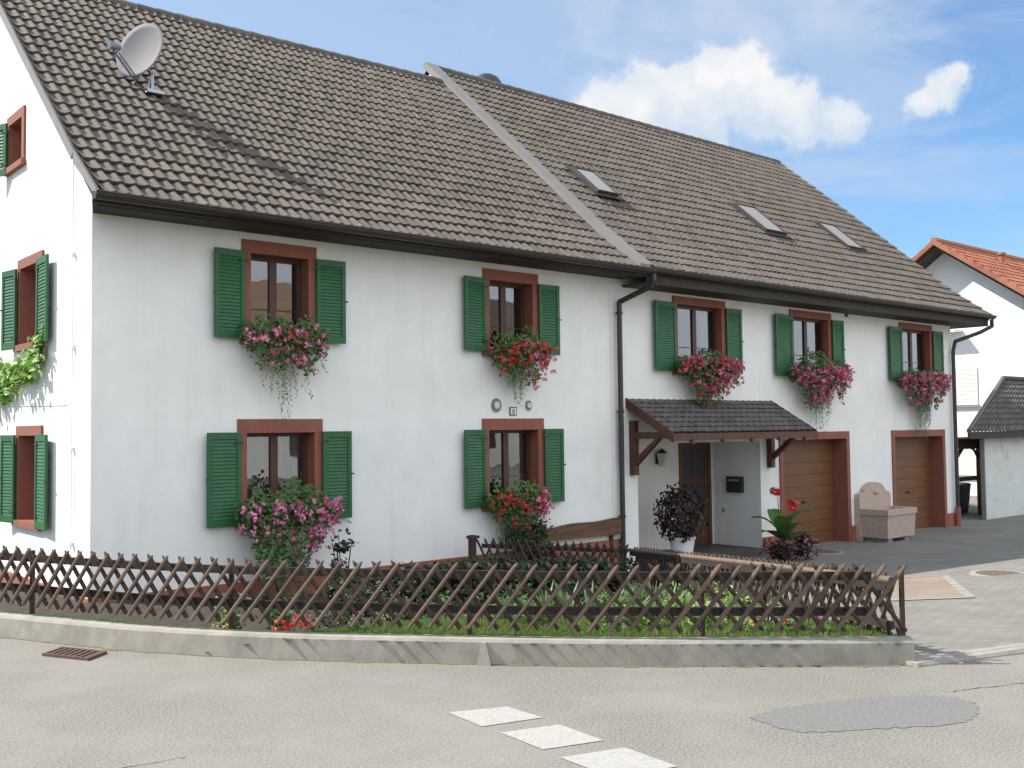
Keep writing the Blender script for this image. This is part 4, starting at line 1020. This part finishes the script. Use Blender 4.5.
lowp += [(1.2, -5.1, .30, 'leaf_dark', 'low dark plant left of the hedge near the lawn'), (1.9, -4.6, .38, 'leaf', 'mid-green plant in front of the hedge at its left'), (2.6, -4.4, .40, 'leaf_dark', 'dark loose plant in front of the hedge middle'), (3.4, -4.1, .40, 'leaf', 'mid-green loose plant under the hedge middle'), (1.5, -3.9, .42, 'leaf_dark', 'dark rounded plant between hedge and wall'), (.8, -4.3, .3, 'leaf_dark', 'small dark plant near the red cluster'), (4.2, -4.2, .4, 'leaf_dark', 'dark plant by the farther strap leaves'), (1.9, -5.6, .26, 'leaf', 'mid-green plant at the back edge of the lawn')]
for x, y, h, m, lab in lowp: bush('bedding_plant', lab, 'plant', x, y, h, h * .9, m, 240, .055, 'low plants in the garden bed', stems=3)
fl_ = [(-.05, -5.15, 'red_flower', 'cluster of bright red flowers low in the lawn behind the fence', 26, .14), (.30, -5.55, 'pink', 'small pink flower tuft beside the red cluster', 3, .06), (-.42, -4.55, 'yellow_flower', 'small orange-yellow flower at the foot of the fence', 4, .05),
       (2.75, -7.75, 'yellow_flower', 'yellow and orange bedding flower by the kerb corner', 6, .12), (2.95, -7.95, 'red_flower', 'red bedding flower at the kerb corner', 5, .1), (3.0, -8.2, 'deep_pink', 'dusky pink bedding flower nearest the fence corner', 5, .12)]
for x, y, m, lab, n, r in fl_:
    z = gz(x, y); t = thing('bedding_flower', lab, 'flower', (x, y, z), 'small flowers in the garden bed'); mb = MB()
    for _ in range(60): mb.leaf((x + U(-r, r) * 1.1, y + U(-r, r) * 1.1, z + U(0, .12)), .045, (0, 0, 1))
    mb.build('leaves', 'leaf', t); mb = MB()
    for _ in range(n): mb.bloom((x + U(-r, r), y + U(-r, r), z + U(.10, .19)), .028, 9)
    mb.build('blossoms', m, t)
# lawn strip just inside the kerb
mb = MB(); random.seed(44)
pts = resample([tuple(p) for p in smooth(KL[3:], 10)], .01)
for k in range(110000):
    i = random.randrange(2, len(pts) - 2); p = pts[i]; d = (pts[i + 2] - pts[i - 2]).normalized(); n_ = Vector((-d.y, d.x, 0)); o_ = U(.15, 1.25) ** 1.2 
    if o_ > 1.6: continue
    q = p + n_ * o_
    if -1.4 < p.x < -.25 and rnd() < .85: continue
    if p.x > 1.7 and rnd() < .72: continue
    z = max(-min(.85, .085 * o_), .16 - .38 * min(1, max(0, (q.y + 5.4) / 1.4)) - .06 * min(o_, 1.1) - .22 * max(o_ - 1.1, 0)); h = U(.02, .06); a = U(0, 6.28); s = Vector((math.cos(a), math.sin(a), 0)) * .0065; l = Vector((U(-.03, .03), U(-.03, .03), h))
    b = Vector((q.x, q.y, z)); mb.face((mb.vert(b - s), mb.vert(b + s), mb.vert(b + l)))
tag(mb.build('grass', 'grass'), 'short bright green grass strip behind the kerb', 'grass', None, 'stuff')

# pots by the porch
def pot(x, y, z, h, r, m, parent):
    mb = MB(); mb.lathe((x, y, z), [(r * .72, 0), (r * .95, h * .9), (r * 1.04, h * .9), (r * 1.04, h), (r * .9, h), (r * .88, h * .9)], 20); mb.build('pot', m, parent, False)
x, y = 11.25, .1; t = thing('potted_shrub', 'dark red-leaved shrub in a tall white pot at the porch', 'potted plant', (x, y, -.72)); pot(x, y, -.72, .42, .26, 'white_pot', t)
mb = MB()
for k in range(6): a = U(0, 6.28); mb.tube((x, y, -.35), (x + .25 * math.cos(a), y + .25 * math.sin(a), .25), .012, .005, 5)
mb.build('stem', 'bark', t); mb = MB()
for _ in range(1100):
    d = Vector((random.gauss(0, 1), random.gauss(0, 1), random.gauss(0, 1))).normalized() * U(.55, 1.08)
    mb.leaf((x - .04 + d.x * .54, y + d.y * .48, .14 + d.z * .56), .085, (d.x, d.y, .3), .9)
mb.build('foliage', 'leaf_red', t)
x, y, z = 12.95, -1.0, -.85; t = thing('canna_plant', 'tall canna with broad green leaves and two red flowers in front of the porch', 'potted plant', (x, y, z)); pot(x, y, z, .32, .26, 'planter', t)
mb = MB()
for k, (a, h, l) in enumerate(((3.2, .30, .62), (3.9, .55, .5), (5.6, .6, .55), (.2, .35, .62), (4.6, .42, .5), (2.2, .5, .5), (5.0, .25, .5), (1.0, .6, .5), (6.0, .2, .6))):
    d = Vector((math.cos(a), math.sin(a), 0)); s = Vector((-d.y, d.x, 0)); b = Vector((x, y, z + .3 + h * .45)); pr = None; r = rnd()
    for i in range(7):
        q = i / 6; p = b + d * (l * q * 1.15) + Vector((0, 0, h * 1.7 * (q - .62 * q * q))); ww = .17 * math.sin(math.pi * (.08 + .92 * q) ** .8) + .004
        cur = (mb.vert(p - s * ww + Vector((0, 0, .03))), mb.vert(p), mb.vert(p + s * ww + Vector((0, 0, .03))))
        if pr: mb.face((pr[0], pr[1], cur[1], cur[0]), r); mb.face((pr[1], pr[2], cur[2], cur[1]), r * .7)
        pr = cur
mb.build('leaves', 'leaf', t)
for (dx, dy, hz) in ((-.10, .0, 1.30), (.32, -.08, 1.05)):
    mb = MB(); mb.tube((x, y, z + .3), (x + dx, y + dy, z + hz), .012, .007, 6); mb.build('stalk', 'leaf', t)
    mb = MB()
    for _ in range(5): mb.bloom((x + dx + U(-.06, .06), y + dy + U(-.05, .05), z + hz + U(-.02, .10)), .085, 14)
    mb.build('flower', 'red_flower', t)
for (x, y, r, m, lab) in ((12.5, -1.25, .32, 'leaf_red', 'dark purple-leaved plant around the foot of the canna'), (13.55, -1.15, .28, 'pink', 'pink flowering plant right of the canna')):
    t = bush('garden_plant', lab, 'plant', x, y, .5, r * 1.25, 'leaf_red', 620, .07, None, z=-.85)
    mb = MB()
    for _ in range(16): mb.bloom((x + U(-r, r), y + U(-r, r), -.85 + U(.25, .45)), .035, 8)
    mb.build('blossoms', 'deep_pink' if m == 'leaf_red' else 'pink', t)

# stone trough fountain
t = thing('stone_trough', 'pinkish stone wall fountain with basin between the garage doors', 'fountain', (17.4, -.4, -.86))
mb = MB(); bx0, bx1, by0, by1 = 17.33, 18.60, -.82, -.14; z0, z1 = -.76, -.11; tp = .05
def bas(x, y, z): k = 1 - tp * (1 - (z - z0) / (z1 - z0)); return ((bx0 + bx1) / 2 + (x - (bx0 + bx1) / 2) * k, by1 + (y - by1) * k, z)
mb.hexa([bas(bx0, by0, z0), bas(bx1, by0, z0), bas(bx1, by1, z0), bas(bx0, by1, z0), bas(bx0, by0, z1 - .13), bas(bx1, by0, z1 - .13), bas(bx1, by1, z1 - .13), bas(bx0, by1, z1 - .13)])
for a, b in (((bx0, by0), (bx1, by0 + .1)), ((bx0, by1 - .1), (bx1, by1)), ((bx0, by0 + .1), (bx0 + .1, by1 - .1)), ((bx1 - .1, by0 + .1), (bx1, by1 - .1))): mb.box((a[0] - .02 * (a[0] == bx0), a[1] - .02 * (a[1] == by0), z1 - .13), (b[0] + .02 * (b[0] == bx1), b[1], z1))
mb.build('basin', 'trough_stone', t)
mb = MB(); mb.box((17.45, -.74, -.9), (17.65, -.2, -.76)); mb.build('foot', 'stone', t); mb = MB(); mb.box((18.2, -.74, -.9), (18.4, -.2, -.76)); mb.build('foot', 'stone', t)
mb = MB(); sx0, sx1 = 17.30, 18.70; outl = [(sx0, -.86), (sx1, -.86), (sx1, .10)]
outl += [(sx1 - .02, .22), (sx1 - .2, .26)] + [((sx0 + sx1) / 2 + .46 * math.cos(math.pi * k / 14), .24 + .24 * math.sin(math.pi * k / 14)) for k in range(15)] + [(sx0 + .2, .26), (sx0 + .02, .22), (sx0, .10)]
A = [mb.vert((a, -.139, b)) for a, b in outl]; B = [mb.vert((a, -.02, b)) for a, b in outl]; n = len(outl)
mb.face(A); mb.face(B[::-1]); [mb.face((A[k], B[k], B[(k + 1) % n], A[(k + 1) % n])) for k in range(n)]
mb.build('back_slab', 'trough_stone', t)
mb = MB(); mb.tube((18.0, -.14, .24), (18.0, -.22, .22), .02); mb.ball((18.0, -.15, .25), .06, sc=(1.4, .6, .8)); mb.build('spout', 'trough_stone', t)

# drain grate, manholes
t = thing('drain_grate', 'rusty iron drain grate in the road by the kerb', 'drain', (-1.5, -4.08, 0))
o_ = Vector((-1.691, -3.936, 0)); ax = Vector((.39, -.46, 0)) * 0; e1 = Vector((-1.475, -4.395, 0)) - o_; e2 = Vector((-1.481, -3.765, 0)) - o_
mb = MB(); 
def DP(u, v, d): return o_ + e1 * u + e2 * v + Vector((0, 0, d))
for a, b in (((0, 0), (1, .08)), ((0, .92), (1, 1)), ((0, .08), (.06, .92)), ((.94, .08), (1, .92))): mb.box((a[0], a[1], .001), (b[0], b[1], .022), DP)
mb.build('frame', 'rust', t); mb = MB()
for k in range(7): mb.box((.10 + k * .125, .08, .003), (.16 + k * .125, .92, .018), DP)
mb.build('bars', 'rust', t); mb = MB(); mb.box((.02, .02, .0008), (.98, .98, .0028), DP); mb.build('pit_shade', 'dark', t)  # flat near-black plate under the bars stands in for the shade down the drain
for (x, y, r, lab) in ((11.6, -5.84, .34, 'round reddish manhole cover in the sunlit part of the forecourt'), (14.9, -.68, .34, 'round dark manhole cover in the shade before the left garage')):
    z = gz(x, y); t = thing('manhole_cover', lab, 'manhole cover', (x, y, z), 'manhole covers in the forecourt')
    mb = MB(); mb.lathe((x, y, z - .02), [(r + .09, .0), (r + .08, .031), (r, .031), (r, .0)], 28); mb.build('ring', 'stone', t)
    mb = MB(); mb.lathe((x, y, z - .02), [(r - .01, 0), (r - .01, .034), (.01, .036)], 28); mb.build('lid', 'manhole_iron', t)
mb = MB(); mb.box((.03, -5.55, .0), (.0, -5.4, .02))
# ------------------------------------------------------------------ shed on the right
t = thing('garden_shed', 'small grey plastered outbuilding with dark tiled roof at the right edge', 'outbuilding', (26.5, .5, -1))
sx0, sx1, sy0, sy1, sz = 24.4, 30, .2, 3.4, 1.56
KX = 2.45   # skew: the side wall leans away to the right
mb = MB(); mb.hexa([(sx0, sy0, -1.3), (sx1, sy0, -1.3), (sx1 + (sy1 - sy0) * KX, sy1, -1.3), (sx0 + (sy1 - sy0) * KX, sy1, -1.3), (sx0, sy0, sz), (sx1, sy0, sz), (sx1 + (sy1 - sy0) * KX, sy1, sz), (sx0 + (sy1 - sy0) * KX, sy1, sz)]); mb.build('wall', 'shed_plaster', t)
mb = MB(); mb.box((sx0 - .06, sy0 - .03, -1.2), (sx0 - .0, sy0 + .08, sz)); mb.build('corner_pipe', 'sheet_metal', t)
mb = MB()
sk = .72; su = Vector((0, 1, sk)).normalized(); ey, ez = sy0 - .35, sz + .06; rlen = 2.85
# hipped front slope in tile courses that shorten towards the ridge
rows = 10; wave = .22
for r in range(rows):
    xl = 22.8 + 7.46 * r / rows; xl2 = 22.8 + 7.46 * (r + 1) / rows
    bb = lambda w_: (ey + w_ * su.y, ez + w_ * su.z); w0 = rlen * r / rows; w1 = rlen * (r + 1) / rows
    nC = int(7.4 / (wave / 6)); pa = None; nnv = Vector((0, -sk, 1)).normalized()
    for i in range(nC + 1):
        x = xl + i * wave / 6; xt = x + 7.46 / rows; pr = .02 * math.cos(2 * math.pi * i / 6)
        a = Vector((x, *bb(w0))) + nnv * (pr - .01); b = Vector((x, *bb(w0))) + nnv * (pr + .03); c = Vector((xt, *bb(w1))) + nnv * (pr + .0)
        cur = [mb.vert(v) for v in (a, b, c)]
        if pa: q = random.Random(i // 6 * 97 + r).random(); mb.face((pa[0], cur[0], cur[1], pa[1]), q); mb.face((pa[1], cur[1], cur[2], pa[2]), q)
        pa = cur
rY, rZ = ey + rlen * su.y, ez + rlen * su.z; xR0 = 30.26; bX = 23.0 + (sy1 + .45) * KX
mb.poly([(22.8, ey, ez), (bX, sy1 + .3, ez), (xR0, rY, rZ)], .3); mb.poly([(bX, sy1 + .3, ez), (bX + 7.4, sy1 + .3, ez), (xR0 + 7.4, rY, rZ), (xR0, rY, rZ)], .3); mb.poly([(30.4, ey, ez), (bX + 7.4, sy1 + .3, ez), (xR0 + 7.4, rY, rZ)], .3)
mb.build('roof', 'tile_shed', t)
mb = MB(); mb.tube((22.8, ey, ez + .02), (xR0, rY, rZ + .05), .06, .07, 8); mb.tube((xR0, rY, rZ + .05), (xR0 + 7.4, rY, rZ + .05), .08, .08, 8); mb.build('ridge_tiles', 'tile_shed', t)
mb = MB(); mb.box((22.85, ey + .02, ez - .2), (30.35, ey + .06, ez - .01)); mb.hexa([(22.9, ey + .06, ez - .19), (30.35, ey + .06, ez - .19), (bX + 7.2, sy1 + .2, ez - .19), (bX, sy1 + .2, ez - .19), (22.9, ey + .06, ez - .15), (30.35, ey + .06, ez - .15), (bX + 7.2, sy1 + .2, ez - .15), (bX, sy1 + .2, ez - .15)]); mb.build('fascia', 'soffit', t)
# carport beam, gate and bins in the gap
t = thing('carport', 'dark timber carport frame in the gap between house and outbuilding', 'carport', (25.2, 1.05, -1))
mb = MB(); mb.box((24.3, 1.0, 1.10), (26.2, 1.12, 1.37)); mb.box((27.3, 2.5, 1.10), (29.4, 2.62, 1.37)); mb.hexa([(24.2, .95, 1.37), (26.2, .95, 1.37), (29.8, 2.65, 1.37), (27.8, 2.65, 1.37), (24.2, .95, 1.41), (26.2, .95, 1.41), (29.8, 2.65, 1.41), (27.8, 2.65, 1.41)]); mb.box((24.4, 1.02, .18), (26.0, 1.08, .30)); mb.build('beam', 'dark_wood', t)
for x in (24.4, 25.92):
    mb = MB(); mb.box((x, 1.0, -1.1), (x + .13, 1.13, 1.10)); mb.hexa([(x + (.13 if x < 25 else 0), 1.02, .8), (x + (.13 if x < 25 else 0), 1.1, .8), (x + (.13 if x < 25 else 0), 1.1, .95), (x + (.13 if x < 25 else 0), 1.02, .95), (x + (.42 if x < 25 else -.3), 1.02, 1.10), (x + (.42 if x < 25 else -.3), 1.1, 1.10), (x + (.55 if x < 25 else -.42), 1.1, 1.10), (x + (.55 if x < 25 else -.42), 1.02, 1.10)]); mb.build('post', 'dark_wood', t)
for (x, y, lab) in ((25.55, 1.75, 'black wheeled bin standing nearer the house in the gap'), (26.3, 1.95, 'black wheeled bin standing nearer the outbuilding in the gap')):
    t = thing('wheelie_bin', lab, 'bin', (x, y, -.98), 'wheeled bins in the gap'); z = -.98
    mb = MB(); mb.hexa([(x - .22, y - .25, z + .06), (x + .22, y - .25, z + .06), (x + .22, y + .22, z + .06), (x - .22, y + .22, z + .06), (x - .28, y - .33, z + .95), (x + .28, y - .33, z + .95), (x + .28, y + .3, z + .95), (x - .28, y + .3, z + .95)]); mb.build('body', 'black_plastic', t)
    mb = MB(); mb.hexa([(x - .3, y - .36, z + .952), (x + .3, y - .36, z + .952), (x + .3, y + .33, z + .952), (x - .3, y + .33, z + .952), (x - .26, y - .3, z + 1.02), (x + .26, y - .3, z + 1.02), (x + .26, y + .33, z + 1.06), (x - .26, y + .33, z + 1.06)]); mb.build('lid', 'black_plastic', t)
    for s in (-.25, .25): mb = MB(); mb.tube((x + s - .03, y + .22, z + .1), (x + s + .03, y + .22, z + .1), .1, .1, 14); mb.build('wheel', 'black_plastic', t)
bush('green_bush', 'dark bush at the back of the gap beside the outbuilding', 'shrub', 28.6, 3.6, 1.1, .7, 'leaf_dark', 900, .12, None, z=-1.0)

# ------------------------------------------------------------------ neighbour
t = thing('neighbour_house', 'white neighbouring house with orange-red tiled roof behind the right end', 'house', (40, 6, -1))
nx = 33.9; ny = 5.75; nzr = 8.75; nk = .70; x1 = 52; half = 7.5
mb = MB(); us = list(np.linspace(ny - half, ny + half, 25))
gtn = lambda y: nzr - .28 - nk * abs(y - ny)
for a, b in zip(us, us[1:]): mb.poly([(nx, a, -1.5), (nx, b, -1.5), (nx, b, gtn(b)), (nx, a, gtn(a))], 0.)
mb.poly([(nx, us[0], -1.5), (x1, us[0], -1.5), (x1, us[0], gtn(us[0])), (nx, us[0], gtn(us[0]))], 0); mb.poly([(nx, us[-1], -1.5), (x1, us[-1], -1.5), (x1, us[-1], gtn(us[-1])), (nx, us[-1], gtn(us[-1]))], 0)
mb.poly([(x1, us[0], -1.5), (x1, us[-1], -1.5), (x1, us[-1], gtn(us[-1])), (x1, ny, gtn(ny)), (x1, us[0], gtn(us[0]))], 0)
mb.build('wall', 'white_paint', t)
mb = MB(); ev = ny - half - .6; un2 = Vector((0, 1, nk)).normalized(); ln = (ny - ev) * math.sqrt(1 + nk * nk)
tile_slope(mb, nx - .9, x1, lambda x: (ev, nzr - nk * (ny - ev)), un2, lambda x: ln, 26, .3, .03, .035, 6)
ev2 = ny + half + .6; mb.poly([(nx - .9, ny, nzr), (x1, ny, nzr), (x1, ev2, nzr - nk * (ev2 - ny)), (nx - .9, ev2, nzr - nk * (ev2 - ny))], .4)
nr = mb.build('roof', 'tile_red', t)
mb = MB()
for k in range(28):   # verge tiles hanging over the gable
    for sgn in (-1, 1):
        ya = ny + sgn * k * .3; yb = ny + sgn * (k + 1) * .3; za = nzr - nk * k * .3; zb = nzr - nk * (k + 1) * .3
        mb.hexa([(nx - 1.0, ya, za - .14), (nx - .86, ya, za - .14), (nx - .86, yb, zb - .14), (nx - 1.0, yb, zb - .14), (nx - 1.0, ya, za + .03), (nx - .86, ya, za + .05), (nx - .86, yb, zb + .09), (nx - 1.0, yb, zb + .07)])
mb.build('verge_tiles', 'tile_red', nr)
mb = MB(); mb.tube((nx - .95, ny, nzr + .03), (x1, ny, nzr + .03), .13, .13, 8); mb.build('ridge_tiles', 'tile_red', nr)
mb = MB()
for sgn in (-1, 1):
    P = []
    for o_ in (-.26, -.15):
        for (x, y) in ((nx - .85, ny), (x1, ny), (x1, ny + sgn * (half + .55)), (nx - .85, ny + sgn * (half + .55))): P.append((x, y, nzr + o_ - nk * abs(y - ny)))
    mb.hexa(P, .3)
for y in (ny - 3.2, ny + 3.2): mb.box((nx - .6, y - .12, gtn(y) - .32), (nx, y + .12, gtn(y) - .02))
mb.build('soffit', 'soffit', nr)
mb = MB(); mb.lathe((37.0, 5.0, 8.0), [(.11, 0), (.11, .50), (.16, .53), (.16, .62), (.02, .66)], 12); mb.build('vent_pipe', 'tile_red', nr)
for (a, b, c, d) in ((4.68, 5.8, 2.55, 3.95), (4.66, 5.9, -.1, .95), (1.0, 2.2, 2.55, 3.95), (8.5, 9.6, 2.55, 3.95)):
    mb = MB(); n = 14
    for k in range(n): mb.box((nx - .04, a, c + (d - c) * k / n), (nx - .005, b, c + (d - c) * (k + .85) / n))
    s = mb.build('window', 'roller', t); mb = MB(); mb.box((nx - .12, a - .06, c - .09), (nx - .001, b + .06, c - .02)); mb.build('sill', 'steel', s)
mb = MB(); mb.box((nx - .6, 5.2, 5.3), (nx, 6.9, 5.38)); 
mb.build('balcony_roof', 'white_paint', t)

# ------------------------------------------------------------------ houses across the street (seen mirrored in the windows)
random.seed(9)
for (cx, cy, w_, d_, hh, m, lab) in ((34, -31, 16, 9, 5.5, 'shed_plaster', 'pale house with grey tiled roof across the street, mirrored in the windows'), (15, -30, 15, 11, 4.3, 'plaster', 'white house with tan roof across the street behind the viewer')):
    t = thing('house', lab, 'house', (cx, cy, -.02)); z = -.1
    mb = MB(); mb.box((cx - w_ / 2, cy - d_ / 2, z), (cx + w_ / 2, cy + d_ / 2, hh)); mb.poly([(cx - w_ / 2, cy - d_ / 2, hh), (cx - w_ / 2, cy + d_ / 2, hh), (cx - w_ / 2, cy, hh + d_ * .38)]); mb.poly([(cx + w_ / 2, cy - d_ / 2, hh), (cx + w_ / 2, cy + d_ / 2, hh), (cx + w_ / 2, cy, hh + d_ * .38)]); mb.build('wall', m, t)
    mb = MB()
    for s in (-1, 1):
        mb.hexa([(cx - w_ / 2 - .5, cy + s * (d_ / 2 + .6), hh - .3), (cx + w_ / 2 + .5, cy + s * (d_ / 2 + .6), hh - .3), (cx + w_ / 2 + .5, cy, hh + d_ * .40), (cx - w_ / 2 - .5, cy, hh + d_ * .40),
                 (cx - w_ / 2 - .5, cy + s * (d_ / 2 + .6), hh - .1), (cx + w_ / 2 + .5, cy + s * (d_ / 2 + .6), hh - .1), (cx + w_ / 2 + .5, cy, hh + d_ * .40 + .2), (cx - w_ / 2 - .5, cy, hh + d_ * .40 + .2)])
    mb.build('roof', 'tile' if cx > 20 else 'tile_tan', t)
    for fl0 in (.9, 3.4):
        for k in range(4):
            x = cx - w_ / 2 + 1.6 + k * (w_ - 4.2) / 3
            mb = MB(); mb.box((x, cy + d_ / 2, fl0), (x + 1.1, cy + d_ / 2 + .05, fl0 + 1.3)); f = mb.build('window', 'brown_frame', t)
            mb = MB(); mb.box((x + .1, cy + d_ / 2 + .051, fl0 + .1), (x + 1.0, cy + d_ / 2 + .06, fl0 + 1.2)); mb.build('pane', 'door_dark', f)

for o in bpy.data.objects:
    if '_o' in o: del o['_o']
